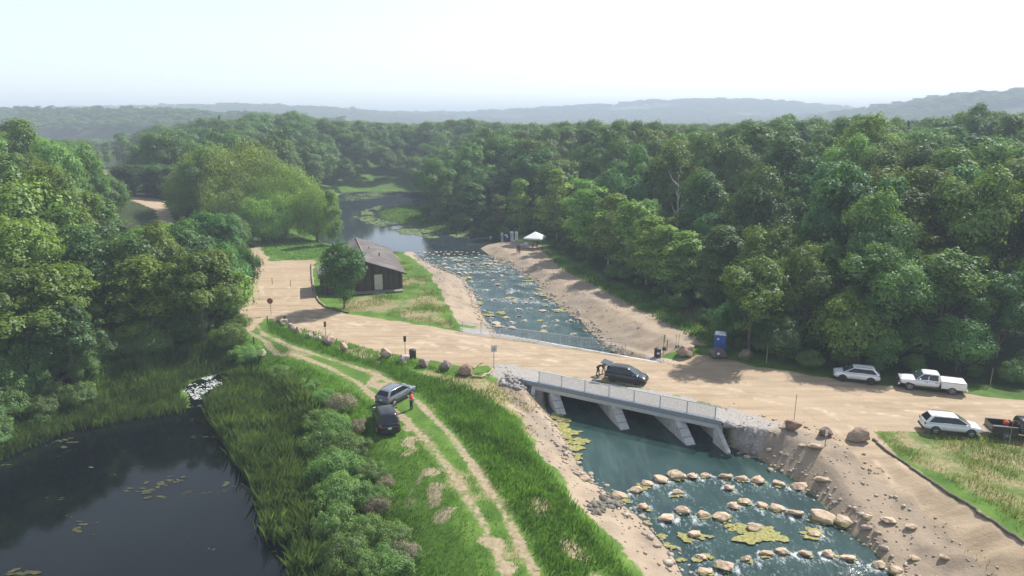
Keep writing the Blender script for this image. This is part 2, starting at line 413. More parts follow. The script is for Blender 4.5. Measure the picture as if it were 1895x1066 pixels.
# ---------------------------------------------------------------- ground material
def make_ground_mat():
    m, nt, out = nodes('ground_surface'); b = bsdf(nt, out, 0.95, 0, 0.15)
    a1 = N(nt, 'ShaderNodeAttribute', attribute_name='cover_a'); a2 = N(nt, 'ShaderNodeAttribute', attribute_name='cover_b')
    s1 = N(nt, 'ShaderNodeSeparateColor'); L(nt, a1.outputs['Color'], s1.inputs[0])
    s2 = N(nt, 'ShaderNodeSeparateColor'); L(nt, a2.outputs['Color'], s2.inputs[0])
    sand, grav, bank, track = s1.outputs[0], s1.outputs[1], s1.outputs[2], a1.outputs['Alpha']
    dry, forest, wet, shore = s2.outputs[0], s2.outputs[1], s2.outputs[2], a2.outputs['Alpha']
    P = N(nt, 'ShaderNodeNewGeometry').outputs['Position']
    n_big = noise_n(nt, P, 0.09, 3); n_mid = noise_n(nt, P, 0.5, 5); n_f = noise_n(nt, P, 3.0, 5, 0.65); n_ff = noise_n(nt, P, 9.0, 3, 0.7)
    # grass
    g = ramp(nt, n_mid, [(0.3, (0.055, 0.115, 0.018)), (0.5, (0.085, 0.165, 0.025)), (0.7, (0.13, 0.215, 0.04))])
    g = mixc(nt, smoothn(nt, n_ff, 0.5, 0.8), g, (0.045, 0.085, 0.02))
    dg = ramp(nt, n_f, [(0.3, (0.14, 0.15, 0.055)), (0.5, (0.25, 0.215, 0.11)), (0.72, (0.37, 0.31, 0.19))])
    df = smoothn(nt, mth(nt, 'ADD', dry, mth(nt, 'MULTIPLY', mth(nt, 'SUBTRACT', n_mid, 0.5), 1.3)), 0.3, 0.75)
    c = mixc(nt, df, g, dg)
    wg = ramp(nt, n_f, [(0.3, (0.03, 0.06, 0.015)), (0.7, (0.10, 0.12, 0.035))])
    c = mixc(nt, mth(nt, 'MULTIPLY', wet, 0.8), c, wg)
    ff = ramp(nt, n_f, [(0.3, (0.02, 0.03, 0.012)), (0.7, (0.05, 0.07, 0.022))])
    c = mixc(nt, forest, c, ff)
    # two-track soil
    tc = ramp(nt, n_f, [(0.25, (0.22, 0.175, 0.105)), (0.6, (0.36, 0.29, 0.19)), (0.8, (0.45, 0.375, 0.26))])
    tf = smoothn(nt, mth(nt, 'ADD', track, mth(nt, 'MULTIPLY', mth(nt, 'SUBTRACT', n_f, 0.5), 0.9)), 0.25, 0.65)
    c = mixc(nt, tf, c, tc)
    # bank soil: tan to grey brown, stony
    vor = N(nt, 'ShaderNodeTexVoronoi'); vor.inputs['Scale'].default_value = 2.6; L(nt, P, vor.inputs['Vector'])
    bk = ramp(nt, n_mid, [(0.3, (0.24, 0.188, 0.138)), (0.5, (0.345, 0.27, 0.195)), (0.72, (0.385, 0.30, 0.218))])
    bk = mixc(nt, mth(nt, 'MULTIPLY', smoothn(nt, n_big, 0.42, 0.62), 0.5), bk, (0.27, 0.23, 0.19))
    speck = smoothn(nt, n_ff, 0.62, 0.75); bk = mixc(nt, mth(nt, 'MULTIPLY', speck, 0.6), bk, (0.52, 0.46, 0.40))
    dk = smoothn(nt, noise_n(nt, P, 5.0, 4, 0.7), 0.6, 0.74); bk = mixc(nt, mth(nt, 'MULTIPLY', dk, 0.5), bk, (0.13, 0.10, 0.075))
    bf = smoothn(nt, mth(nt, 'ADD', bank, mth(nt, 'MULTIPLY', mth(nt, 'SUBTRACT', n_f, 0.5), 0.8)), 0.35, 0.65)
    c = mixc(nt, bf, c, bk)
    # sand road with wheel streaks
    Pr = mapping(nt, P, (0.10, 1.6, 1), (0, 0, R(25.4)))
    st = noise_n(nt, Pr, 0.8, 5, 0.6)
    sd = ramp(nt, st, [(0.28, (0.28, 0.21, 0.138)), (0.5, (0.375, 0.282, 0.188)), (0.72, (0.455, 0.352, 0.242))])
    sd = mixc(nt, mth(nt, 'MULTIPLY', smoothn(nt, n_big, 0.45, 0.68), 0.6), sd, (0.385, 0.30, 0.218))
    sd = mixc(nt, mth(nt, 'MULTIPLY', smoothn(nt, n_ff, 0.58, 0.75), 0.35), sd, (0.30, 0.235, 0.17))
    sf = smoothn(nt, mth(nt, 'ADD', sand, mth(nt, 'MULTIPLY', mth(nt, 'SUBTRACT', n_f, 0.5), 0.6)), 0.35, 0.65)
    c = mixc(nt, sf, c, sd)
    at3 = N(nt, 'ShaderNodeAttribute', attribute_name='ruts')
    rt = mth(nt, 'MULTIPLY', at3.outputs['Fac'], mth(nt, 'ADD', 0.35, mth(nt, 'MULTIPLY', n_f, 0.9)))
    c = mixc(nt, mth(nt, 'MULTIPLY', rt, sf), c, mixc(nt, smoothn(nt, n_mid, .4, .6), (0.265, 0.195, 0.13), (0.60, 0.49, 0.36)))
    pot = mth(nt, 'MULTIPLY', mth(nt, 'MULTIPLY', smoothn(nt, noise_n(nt, P, 0.33, 5, 0.62), .58, .70), sf), 0.5)
    c = mixc(nt, pot, c, (0.27, 0.215, 0.155))
    peb = mth(nt, 'MULTIPLY', mth(nt, 'MULTIPLY', smoothn(nt, noise_n(nt, P, 14.0, 2, 0.6), .66, .72), sf), 0.6)
    c = mixc(nt, peb, c, (0.55, 0.47, 0.38))
    # crushed grey stone
    gv = ramp(nt, noise_n(nt, P, 6.0, 3, 0.8), [(0.3, (0.22, 0.20, 0.18)), (0.5, (0.34, 0.31, 0.285)), (0.7, (0.48, 0.45, 0.42))])
    gf = smoothn(nt, mth(nt, 'ADD', grav, mth(nt, 'MULTIPLY', mth(nt, 'SUBTRACT', n_f, 0.5), 0.9)), 0.35, 0.65)
    c = mixc(nt, gf, c, gv)
    # wet stony shore
    sc = mixc(nt, smoothn(nt, n_f, 0.4, 0.6), (0.10, 0.095, 0.06), (0.30, 0.27, 0.12))
    c = mixc(nt, mth(nt, 'MULTIPLY', smoothn(nt, mth(nt, 'ADD', shore, mth(nt, 'MULTIPLY', mth(nt, 'SUBTRACT', n_f, 0.5), 0.8)), 0.45, 0.8), 0.8), c, sc)
    L(nt, c, b.inputs['Base Color'])
    bump(nt, b, mth(nt, 'ADD', mth(nt, 'MULTIPLY', n_f, 0.7), mth(nt, 'MULTIPLY', n_ff, 0.4)), 0.6, 0.12)
    return m
MAT_GROUND = make_ground_mat()
IDX = np.arange(nx*ny).reshape(ny, nx)
FQ = np.stack([IDX[:-1, :-1], IDX[:-1, 1:], IDX[1:, 1:], IDX[1:, :-1]], -1).reshape(-1, 4)
def facemean(A): return A.reshape(-1)[FQ].mean(1)
def sheet(name, sel, Z, mat, zoff=0.0, attrs=True, smoothf=True, MM=None):
    F = FQ[sel]; used, inv = np.unique(F, return_inverse=True)
    V = np.stack([GX.ravel()[used], GY.ravel()[used], Z.ravel()[used]+zoff], -1)
    me = mesh_np(name, V, inv.reshape(F.shape), smoothf)
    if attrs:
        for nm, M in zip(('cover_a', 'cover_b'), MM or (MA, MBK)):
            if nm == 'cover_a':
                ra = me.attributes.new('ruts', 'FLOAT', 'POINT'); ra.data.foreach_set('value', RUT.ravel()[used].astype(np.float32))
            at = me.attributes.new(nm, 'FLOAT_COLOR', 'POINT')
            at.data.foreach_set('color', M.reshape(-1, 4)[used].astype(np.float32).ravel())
    return put(name, me, mat)
mS, mB, mT, mG = facemean(MA[..., 0]), facemean(MA[..., 2]), facemean(MA[..., 3]), facemean(MA[..., 1])
sdr_f = facemean(sd_poly(RIVER, GX, GY))
near = (facemean(GY) < 250) & (np.abs(facemean(GX)) < 140)
bedsel = sdr_f > 0.2
is_road = near & (mS > 0.5) & (mG < 0.5) & ~bedsel
is_gr = near & (mG >= 0.5) & ~bedsel
is_bank = near & (mB > 0.5) & ~is_road & ~is_gr & ~bedsel
is_bed = near & bedsel
rest = ~(is_road | is_bank | is_bed | is_gr)
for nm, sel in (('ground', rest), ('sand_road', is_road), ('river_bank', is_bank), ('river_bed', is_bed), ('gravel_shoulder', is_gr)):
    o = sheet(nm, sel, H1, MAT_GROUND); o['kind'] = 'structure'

# ---------------------------------------------------------------- water
def water_mat(name, deep, shallow, rough=0.04, bscale=1.2, bstr=0.12, foam=False, streak=None, algae=None):
    m, nt, out = nodes(name); b = bsdf(nt, out, rough, 0, 0.5); b.inputs['IOR'].default_value = 1.33
    P = N(nt, 'ShaderNodeNewGeometry').outputs['Position']
    n1 = noise_n(nt, P, 0.16, 4); c = ramp(nt, n1, [(0.35, deep), (0.65, shallow)])
    rr = None
    if streak:
        Ps = mapping(nt, P, (1.0, 0.22, 1), (0, 0, R(18)))
        n2 = noise_n(nt, Ps, 0.7, 5, 0.6, 0.6)
        c = mixc(nt, mth(nt, 'MULTIPLY', smoothn(nt, n2, 0.45, 0.7), 0.6), c, streak)
    h = mth(nt, 'ADD', noise_n(nt, P, bscale, 4, 0.6), mth(nt, 'MULTIPLY', noise_n(nt, P, bscale*4, 3), 0.4))
    if foam:
        at = N(nt, 'ShaderNodeAttribute', attribute_name='foam')
        Pf = mapping(nt, P, (1.0, 0.45, 1), (0, 0, R(18)))
        n3 = noise_n(nt, Pf, 1.7, 6, 0.72, 0.8)
        f = smoothn(nt, mth(nt, 'ADD', n3, mth(nt, 'MULTIPLY', mth(nt, 'SUBTRACT', at.outputs['Fac'], 0.5), 0.5)), 0.60, 0.78)
        n4 = noise_n(nt, Pf, 6.0, 3, 0.7, 0.5)
        f = mth(nt, 'MAXIMUM', f, mth(nt, 'MULTIPLY', smoothn(nt, mth(nt, 'ADD', n4, mth(nt, 'MULTIPLY', mth(nt, 'SUBTRACT', at.outputs['Fac'], 0.5), 0.35)), 0.54, 0.70), 0.4))
        f = mth(nt, 'MULTIPLY', f, 0.58)
        c = mixc(nt, f, c, (0.72, 0.76, 0.76))
        L(nt, mth(nt, 'ADD', mth(nt, 'MULTIPLY', f, 0.6), rough), b.inputs['Roughness'])
        at2 = mth(nt, 'ADD', at.outputs['Fac'], 0.25)
        h = mth(nt, 'MULTIPLY', h, at2)
    if algae:
        na = noise_n(nt, P, 0.35, 6, 0.65, 0.5); fa = smoothn(nt, na, 0.62, 0.70)
        nb = noise_n(nt, P, 2.5, 4, 0.7); fa = mth(nt, 'MULTIPLY', fa, smoothn(nt, nb, 0.4, 0.6))
        c = mixc(nt, mth(nt, 'MULTIPLY', fa, 0.7), c, algae)
        L(nt, mth(nt, 'ADD', mth(nt, 'MULTIPLY', fa, 0.7), rough), b.inputs['Roughness'])
    L(nt, c, b.inputs['Base Color']); bump(nt, b, h, bstr, 0.1)
    return m
W_POND = water_mat('pond_water', (0.003, 0.005, 0.006), (0.005, 0.008, 0.009), 0.05, 0.8, 0.03, algae=(0.045, 0.05, 0.022))
W_LAKE = water_mat('lake_water', (0.020, 0.030, 0.038), (0.03, 0.042, 0.05), 0.06, 0.5, 0.05)
W_RIVER = water_mat('river_water', (0.013, 0.034, 0.033), (0.030, 0.064, 0.057), 0.16, 2.0, 0.32, foam=True, streak=(0.058, 0.098, 0.086))
sdr = sd_poly(RIVER, GX, GY)
ARCS = [[GW(u, v) for u, v in a] for a in ([(1110, 925), (1178, 905), (1222, 888), (1250, 882), (1300, 880), (1372, 884), (1441, 894), (1520, 904)],
        [(1190, 940), (1233, 958), (1262, 946), (1336, 955), (1395, 930), (1440, 940), (1500, 955), (1560, 970)],
        [(1275, 1062), (1340, 1050), (1400, 1032), (1448, 1022), (1532, 1026), (1620, 1045)])]
foam = np.where(GY > 76, 0.31+0.24*smooth(80, 104, GY), 0.03)
foam = np.where((GY > 84) & (GY < 112), foam+0.14*(np.sin(GY*1.25+GX*0.3)), foam)
for a in ARCS:
    A = np.array(a); A2 = A+np.array([0.4, -1.3])
    foam = np.maximum(foam, 0.45*np.exp(-(d_line(A2, GX, GY)/1.5)**2))
foam = np.where(GY < 46, np.maximum(foam, 0.34*smooth(46, 43, GY)+0.10*smooth(40, 33, GY)), foam)
foam = foam*(0.55+0.9*vnoise(GX, GY, 2.5, 77))
ZW = wl(GY)+(vnoise(GX, GY, 0.8, 8)-0.5)*0.16*np.clip(foam*1.6, 0.05, 1)
rsel = near & (facemean(sdr) > -1.6) & (facemean(GY) < 129)
o = sheet('river', rsel, ZW, W_RIVER, attrs=False); o['kind'] = 'structure'
RIVER_OBJ = o
psel = (facemean(sd_poly(POND, GX, GY)) > -2.5) | ((facemean(sd_poly(STREAM, GX, GY)) > -0.8) & (facemean(GY) < 74))
o = sheet('pond', psel, np.full(GX.shape, WL_POND), W_POND, attrs=False); o['kind'] = 'structure'
lsel = ((facemean(sd_poly(LAKE, GX, GY)) > -4) | (facemean(sdr) > -1.6)) & (facemean(GY) > 119) & near & ~rsel
o = sheet('lake', lsel, np.full(GX.shape, WL_LAKE), W_LAKE, attrs=False); o['kind'] = 'structure'

# ---------------------------------------------------------------- camera, sun, sky, air
cam = bpy.data.cameras.new('camera'); co = bpy.data.objects.new('camera', cam); COL.objects.link(co)
cam.sensor_width = 36; cam.lens = 36*FPX/1895; cam.clip_start = 0.5; cam.clip_end = 20000
co.location = (0, 0, CZ); co.rotation_euler = (math.pi/2-PITCH, 0, 0); SC.camera = co
SUN_AZ, SUN_EL = R(48), R(46)
sl = bpy.data.lights.new('sun', 'SUN'); so = bpy.data.objects.new('sun', sl); COL.objects.link(so)
sl.energy = 4.3; sl.angle = R(1.2); sl.color = (1.0, 0.965, 0.90)
dv = Vector((-math.sin(SUN_AZ)*math.cos(SUN_EL), -math.cos(SUN_AZ)*math.cos(SUN_EL), -math.sin(SUN_EL)))
so.rotation_euler = dv.to_track_quat('-Z', 'Y').to_euler(); so.location = (60, 60, 90)
w = bpy.data.worlds.new('World'); SC.world = w; w.use_nodes = True
nt = w.node_tree; bg = nt.nodes['Background']
sky = nt.nodes.new('ShaderNodeTexSky'); sky.sky_type = 'NISHITA'; sky.sun_disc = False
sky.sun_elevation = SUN_EL; sky.sun_rotation = SUN_AZ; sky.air_density = 1.0; sky.dust_density = 0.2; sky.ozone_density = 2.0; sky.altitude = 200
hs = nt.nodes.new('ShaderNodeHueSaturation'); hs.inputs['Saturation'].default_value = 0.5; nt.links.new(sky.outputs[0], hs.inputs['Color']); nt.links.new(hs.outputs[0], bg.inputs[0]); bg.inputs[1].default_value = 0.112
SC.view_settings.view_transform = 'Standard'; SC.view_settings.look = 'None'; SC.view_settings.exposure = 0.83; SC.view_settings.gamma = 1
def haze_box():
    mb = MB(); mb.box((0, 2900, 46), (10000, 6500, 108))
    m, nt, out = nodes('haze_air')
    v = N(nt, 'ShaderNodeVolumePrincipled'); v.inputs['Color'].default_value = (0.76, 0.87, 1.0, 1); v.inputs['Density'].default_value = 0.00066; v.inputs['Anisotropy'].default_value = 0.0
    L(nt, v.outputs[0], out.inputs['Volume'])
    o = mb.build('haze', m); o['kind'] = 'stuff'; o['label'] = 'pale blue summer haze over the valley'; o['category'] = 'haze'
haze_box()
cy = SC.cycles
cy.max_bounces = 5; cy.diffuse_bounces = 3; cy.glossy_bounces = 2; cy.transmission_bounces = 3; cy.volume_bounces = 0; cy.transparent_max_bounces = 6
cy.sample_clamp_indirect = 4.0; cy.caustics_reflective = False; cy.caustics_refractive = False
# ================================================================= VEGETATION
def leaf_mat(name, col, trans=0.35, var=0.45):
    m, nt, out = nodes(name)
    at = N(nt, 'ShaderNodeAttribute', attribute_name='tint')
    oi = N(nt, 'ShaderNodeObjectInfo')
    dark = tuple(c*(1-var) for c in col); hi = (min(1, col[0]*(1+var*1.25)), min(1, col[1]*(1+var)), col[2]*(1+var*0.3))
    c = ramp(nt, at.outputs['Fac'], [(0.0, dark), (0.5, col), (1.0, hi)])
    c = mixc(nt, 1.0, c, oi.outputs['Color'], 'MULTIPLY')
    hv = N(nt, 'ShaderNodeHueSaturation'); L(nt, c, hv.inputs['Color'])
    L(nt, mth(nt, 'ADD', mth(nt, 'MULTIPLY', oi.outputs['Random'], 0.035), 0.4825), hv.inputs['Hue'])
    L(nt, mth(nt, 'ADD', mth(nt, 'MULTIPLY', oi.outputs['Random'], 0.35), 0.83), hv.inputs['Value'])
    c = hv.outputs[0]
    d = N(nt, 'ShaderNodeBsdfDiffuse'); L(nt, c, d.inputs[0])
    t = N(nt, 'ShaderNodeBsdfTranslucent'); L(nt, mixc(nt, 1.0, c, (1.25, 1.15, 0.55), 'MULTIPLY'), t.inputs[0])
    s = N(nt, 'ShaderNodeMixShader'); s.inputs[0].default_value = trans; L(nt, d.outputs[0], s.inputs[1]); L(nt, t.outputs[0], s.inputs[2])
    gl = N(nt, 'ShaderNodeBsdfGlossy'); gl.inputs['Roughness'].default_value = 0.45; gl.inputs['Color'].default_value = (0.8, 0.85, 0.9, 1)
    s2 = N(nt, 'ShaderNodeMixShader'); s2.inputs[0].default_value = 0.02; L(nt, s.outputs[0], s2.inputs[1]); L(nt, gl.outputs[0], s2.inputs[2])
    L(nt, s2.outputs[0], out.inputs[0]); return m
M_LEAF = leaf_mat('leaves', (0.122, 0.215, 0.062), 0.4)
M_LEAFB = leaf_mat('shrub_leaves', (0.15, 0.26, 0.075), 0.45)
M_NEEDLE = leaf_mat('needles', (0.02, 0.042, 0.02), 0.1)
M_GRASS = leaf_mat('grass_blades', (0.12, 0.245, 0.05), 0.45, 0.5)
M_REED = leaf_mat('reed_blades', (0.11, 0.205, 0.065), 0.45, 0.5)
M_DRY = leaf_mat('dry_seed_heads', (0.27, 0.235, 0.16), 0.2, 0.3)
M_BARK = simple('bark', (0.13, 0.105, 0.08), 0.9, var=0.4, scale=5, bmp=0.5)
M_PALEBARK = simple('pale_bark', (0.34, 0.33, 0.29), 0.85, var=0.3, scale=4, bmp=0.3)
M_DEAD = simple('dead_wood', (0.42, 0.38, 0.33), 0.85, var=0.25, scale=5, bmp=0.3)

def unit(a): return a/np.maximum(np.linalg.norm(a, axis=1, keepdims=True), 1e-9)
def rdir(rng, n): return unit(rng.normal(size=(n, 3)))
def leaves_mesh(name, P, Nn, size, tint, rng, aspect=0.62, down=0.0):
    n = len(P)
    t = np.cross(Nn, rdir(rng, n)); 
    if down: t = t*(1-down)+np.array([0, 0, -1.0])*down
    t = unit(t); b = unit(np.cross(Nn, t)); s = size.reshape(-1, 1)
    V = np.stack([P-t*s*0.5, P+b*s*0.5*aspect, P+t*s*0.5, P-b*s*0.5*aspect], 1).reshape(-1, 3)
    F = np.arange(4*n).reshape(n, 4)
    me = mesh_np(name, V, F)
    a = me.attributes.new('tint', 'FLOAT', 'POINT'); a.data.foreach_set('value', np.repeat(np.clip(tint, 0, 1), 4).astype(np.float32))
    return me
def crown(name, seed, H, Rr, zb, ncl, nl, ls, shape='round', rcs=(0.22, 0.40)):
    """crown of leaf clumps: returns mesh and the clump centres (limbs run to them)"""
    rng = np.random.default_rng(seed)
    hh = (H-zb)/2; cz = zb+hh
    C = []; RC = []
    LB = rdir(rng, 7); LB[:, 2] = np.abs(LB[:, 2])*1.1-.25; LB = unit(LB)*rng.uniform(.45, .78, (7, 1)); LB[0] = (rng.normal()*.15, rng.normal()*.15, .62)
    while len(C) < ncl:
        d = rdir(rng, 1)[0]
        k = rng.uniform(0.35, 1.0)**0.6
        if shape in ('round', 'willow', 'bush'):
            if d[2] < -0.55 and shape == 'round': continue
            rc = Rr*rng.uniform(*rcs)
            if shape == 'round' and rng.random() < .72:
                q_ = LB[rng.integers(0, 7)]+rng.normal(size=3)*np.array([.25, .25, .24]); rc *= rng.uniform(.6, 1.05)
                if np.linalg.norm(q_) > 1.12: continue
                C.append(np.array([q_[0]*Rr*.92, q_[1]*Rr*.92, cz+q_[2]*(hh-rc*.5)])); RC.append(rc); continue
            w = 1.0 if d[2] > 0 else 0.92
            p = np.array([d[0]*(Rr-rc*0.6)*k*w, d[1]*(Rr-rc*0.6)*k*w, cz+d[2]*(hh-rc*0.6)*k])
            p[:2] += rng.normal(size=2)*Rr*0.07
        elif shape in ('tall', 'aspen'):
            f = rng.uniform(0, 1); rr = Rr*(1-0.75*f**2)*(0.55+0.45*min(1, f*4))
            rc = Rr*rng.uniform(*rcs)*(1-0.3*f)
            p = np.array([d[0]*rr*k*0.8, d[1]*rr*k*0.8, zb+rc*0.5+f*(H-zb-rc)])
        else:
            f = rng.uniform(0, 1)**0.8; rr = Rr*(1-f)
            rc = max(0.35, Rr*0.3*(1-0.6*f))
            p = np.array([d[0]*rr, d[1]*rr, zb+f*(H-zb)])
        C.append(p); RC.append(rc)
    C = np.array(C); RC = np.array(RC)
    pr = RC**2; pr /= pr.sum()
    ci = rng.choice(ncl, nl, p=pr)
    d = rdir(rng, nl); fl = rng.uniform(size=nl) < 0.72; d[fl, 2] = np.abs(d[fl, 2])
    lump = 1+0.16*np.sin(d[:, 0]*7+ci)+0.16*np.sin(d[:, 1]*8+2*ci+d[:, 2]*5)
    r = RC[ci]*np.where(rng.uniform(size=nl) < 0.8, rng.uniform(0.78, 1.05, nl), rng.uniform(0.3, 1.3, nl))*lump
    zs = 0.92 if shape != 'conifer' else 0.45
    P = C[ci]+d*r[:, None]*np.array([1, 1, zs])
    if shape == 'willow':
        P[:, 2] -= rng.uniform(0, 1, nl)**2*RC[ci]*0.9
    keep = np.ones(nl, bool)
    for j in range(ncl):
        q = (P-C[j])/np.array([1, 1, zs]); dj = (q*q).sum(1)
        keep &= ~((dj < (RC[j]*0.60)**2) & (ci != j))
    P, d, ci = P[keep], d[keep], ci[keep]; n = len(P)
    dc = unit((P-np.array([0, 0, zb+hh*0.6]))/np.array([Rr, Rr, hh]))
    Nn = unit(d*0.8+dc*0.35+rdir(rng, n)*0.5+np.array([0, 0, 0.2]))
    ct = rng.uniform(0.25, 0.75, ncl)
    tint = ct[ci]+rng.normal(size=n)*0.16
    size = ls*rng.uniform(0.6, 1.35, n)
    me = leaves_mesh(name, P, Nn, size, tint, rng, 0.62 if shape != 'willow' else 0.4, 0.0 if shape != 'willow' else 0.45)
    return me, C
def trunk_mesh(name, seed, H, zb, C, r0, lean=0.05, nlimb=9, stems=1):
    rng = random.Random(seed); mb = MB()
    for s in range(stems):
        ox, oy = (rng.uniform(-.5, .5), rng.uniform(-.5, .5)) if stems > 1 else (0, 0)
        top = H*0.82; pts = []
        for i in range(7):
            f = i/6
            pts.append((ox*(1+2*f)+rng.gauss(0, lean)*f*H*0.25, oy*(1+2*f)+rng.gauss(0, lean)*f*H*0.25, -0.4+f*(top+0.4)))
        mb.tube(pts, [r0*(1.25 if i == 0 else 1)*(1-0.85*i/6) for i in range(7)], 8)
        idx = list(range(len(C))); rng.shuffle(idx)
        for j in idx[:nlimb]:
            c = C[j]; f = min(0.9, max(0.25, (c[2]-0.25*(H-zb))/top)); k = int(f*6); a = Vector(pts[k]); b = Vector(c)
            mid = a.lerp(b, 0.5)+Vector((0, 0, -0.05*H*rng.random()))
            rr = r0*0.45*(1-0.6*f)
            mb.tube([a, mid, b], [rr, rr*0.7, rr*0.25], 5, cap=False)
    me = bpy.data.meshes.new(name); me.from_pydata(mb.V, [], mb.F); me.polygons.foreach_set('use_smooth', mb.sm); me.update()
    return me
def species(nm, seed, H, Rr, zb, ncl, nl, ls, shape='round', rcs=(0.22, 0.40), bark=M_BARK, leaf=M_LEAF, r0=0.25, nlimb=9, stems=1):
    cm, C = crown(nm+'_crown', seed, H, Rr, zb, ncl, nl, ls, shape, rcs)
    tm = trunk_mesh(nm+'_trunk', seed, H, zb, C, r0, nlimb=nlimb, stems=stems)
    cm.materials.append(leaf); tm.materials.append(bark)
    return dict(nm=nm, H=H, R=Rr, crown=cm, trunk=tm)
SPEC = {
    'oak': [species('oak', 11+i, 14, 5.6, 1.6, 46, 26000, 0.32, rcs=(0.17, 0.37)) for i in range(4)],
    'maple': [species('maple', 21+i, 14, 4.6, 1.2, 38, 23000, 0.30, rcs=(0.18, 0.38)) for i in range(4)],
    'ash': [species('ash', 31+i, 15, 3.6, 1.5, 44, 17000, 0.30, 'tall', (0.24, 0.46)) for i in range(3)],
    'willow': [species('willow', 41+i, 17, 8.5, 0.6, 80, 44000, 0.42, 'willow', (0.18, 0.33), r0=0.45, nlimb=14) for i in range(2)],
    'aspen': [species('aspen', 51+i, 11, 2.5, 1.6, 30, 8500, 0.26, 'aspen', (0.26, 0.48), bark=M_PALEBARK, r0=0.1, nlimb=12) for i in range(3)],
    'shrub': [species('shrub', 61+i, 6, 3.4, 0.0, 34, 15000, 0.26, 'bush', (0.24, 0.42), r0=0.1, stems=3, nlimb=6) for i in range(3)],
    'pine': [species('pine', 71, 15, 3.0, 2.0, 70, 9000, 0.34, 'conifer', leaf=M_NEEDLE)],
    'young': [species('young', 81, 8.6, 2.9, 0.9, 48, 20000, 0.22, 'bush', (0.24, 0.40), r0=0.12, nlimb=16)],
    'bush': [species('bush', 91+i, 2.6, 1.9, 0.0, 80, 20000, 0.10, 'bush', (0.12, 0.30), leaf=M_LEAFB, r0=0.03, stems=3, nlimb=6) for i in range(3)],
}
trng = random.Random(5)
TREES = []   # x, y, crown radius, top px
def tree(kind, x, y, H, Wd, name, label, cat='tree', group=None, col=(1, 1, 1), var=None, zoff=0.0):
    s = SPEC[kind][(trng.randrange(len(SPEC[kind])) if var is None else var % len(SPEC[kind]))]
    z = ht(x, y)+zoff
    t = empty(name, (x, y, z-0.05), trng.uniform(0, 6.28))
    sx = Wd/2/s['R']; sz = H/s['H']; t.scale = (sx, sx*trng.uniform(0.92, 1.08), sz)
    tag(t, label, cat, group)
    c = put('crown', s['crown'], None, t); c.color = (col[0], col[1], col[2], 1)
    put('trunk', s['trunk'], None, t)
    TREES.append((x, y, z, H, Wd/2)); return t
def tree_at(kind, u, Y, vtop, wpx, name, label, **kw):
    d = depth_y(Y, vtop); x = (u-947.5)/FPX*d
    ztop = CZ-d*(SP+(vtop-533)/FPX*CP)
    H = max(2.5, ztop-ht(x, Y)); return tree(kind, x, Y, H, wpx/FPX*d, name, label, **kw)
WIL, LIGHT, MID, DARK, YEL, BLUE = (1.85, 1.65, 1.15), (1.35, 1.3, 1.1), (1, 1, 1), (0.7, 0.76, 0.85), (1.65, 1.45, 0.8), (0.75, 0.85, 1.05)
# --- trees one can name
T = tree_at
T('young', 630, 87.3, 443, 86, 'young_tree', 'young dark green tree standing alone in front of the wooden barn', col=(0.72, 0.85, 0.9))
T('willow', 440, 150, 256, 175, 'willow_tree', 'huge pale green willow dome behind the gravel lot', col=WIL, var=0)
T('willow', 520, 146, 300, 150, 'willow_tree', 'broad willow sloping down toward the lake, joined to the huge willow dome', col=WIL, var=1)
T('willow', 380, 156, 268, 130, 'willow_tree', 'willow on the road side of the huge willow dome', col=WIL, var=1)
T('willow', 580, 142, 340, 95, 'willow_tree', 'lowest willow at the lake edge of the willow clump', col=WIL, var=0)
T('willow', 410, 141, 330, 120, 'willow_tree', 'low leafy front skirt of the huge willow dome on the wood side', col=WIL, var=1)
T('willow', 490, 139, 350, 110, 'willow_tree', 'low leafy front skirt of the willow clump above the mown grass', col=WIL, var=0)
T('willow', 335, 150, 320, 80, 'willow_tree', 'low willow skirt beside the bend of the far dirt road', col=WIL, var=0)
T('maple', 262, 128, 421, 70, 'maple_tree', 'round crown directly below the bend of the far dirt road', col=(1.1, 1.1, .95))
T('maple', 312, 124, 420, 66, 'maple_tree', 'round crown below the right end of the far dirt road bend', col=MID)
T('oak', 352, 122, 405, 66, 'maple_tree', 'crown filling the gap between the far road bend and the dense dark crown', col=(.95, 1.05, .95))
T('aspen', 612, 136, 352, 48, 'poplar_tree', 'thin pale poplar with bare trunk at the lake shore behind the barn', col=LIGHT)
T('maple', 395, 108.1, 385, 112, 'maple_tree', 'round dense dark tree crown in front of the willows', col=(0.8, 0.95, 0.9))
T('shrub', 408, 88.8, 452, 95, 'bushy_tree', 'dark bushy tree at the gravel lot entrance', col=(0.75, 0.9, 0.9))
T('shrub', 455, 94.6, 456, 50, 'bushy_tree', 'small round bush touching the edge of the gravel lot', col=(0.8, 0.95, 0.85))
T('shrub', 378, 79.1, 486, 150, 'bushy_tree', 'bright yellow green bushy tree leaning over the junction', col=YEL, var=0)
T('shrub', 330, 77.2, 525, 100, 'bushy_tree', 'yellow green lower bush left of the bright junction tree', col=(1.4, 1.3, 0.8), var=1)
T('maple', 170, 81.1, 482, 120, 'maple_tree', 'rounded pale topped tree standing out over the pond thicket', col=(1.25, 1.2, 0.85))
T('maple', 240, 172, 300, 0.1+95, 'dark_tree', 'dark blue green round tree behind the bend of the far dirt road', col=DARK)
T('maple', 295, 168, 295, 95, 'dark_tree', 'dark round tree beside the huge willow, right of the far road bend', col=DARK)
T('maple', 270, 205, 288, 80, 'dark_tree', 'dark tree behind the pair of dark round trees', col=DARK)
T('ash', 222, 290, 245, 40, 'field_tree', 'pale upright tree on the far mown field', col=LIGHT)
T('ash', 195, 300, 262, 30, 'field_tree', 'small pale tree at the far field edge', col=LIGHT)
T('pine', 405, 300, 214, 28, 'pine_tree', 'dark twin topped pine rising above the far left wood', col=MID)
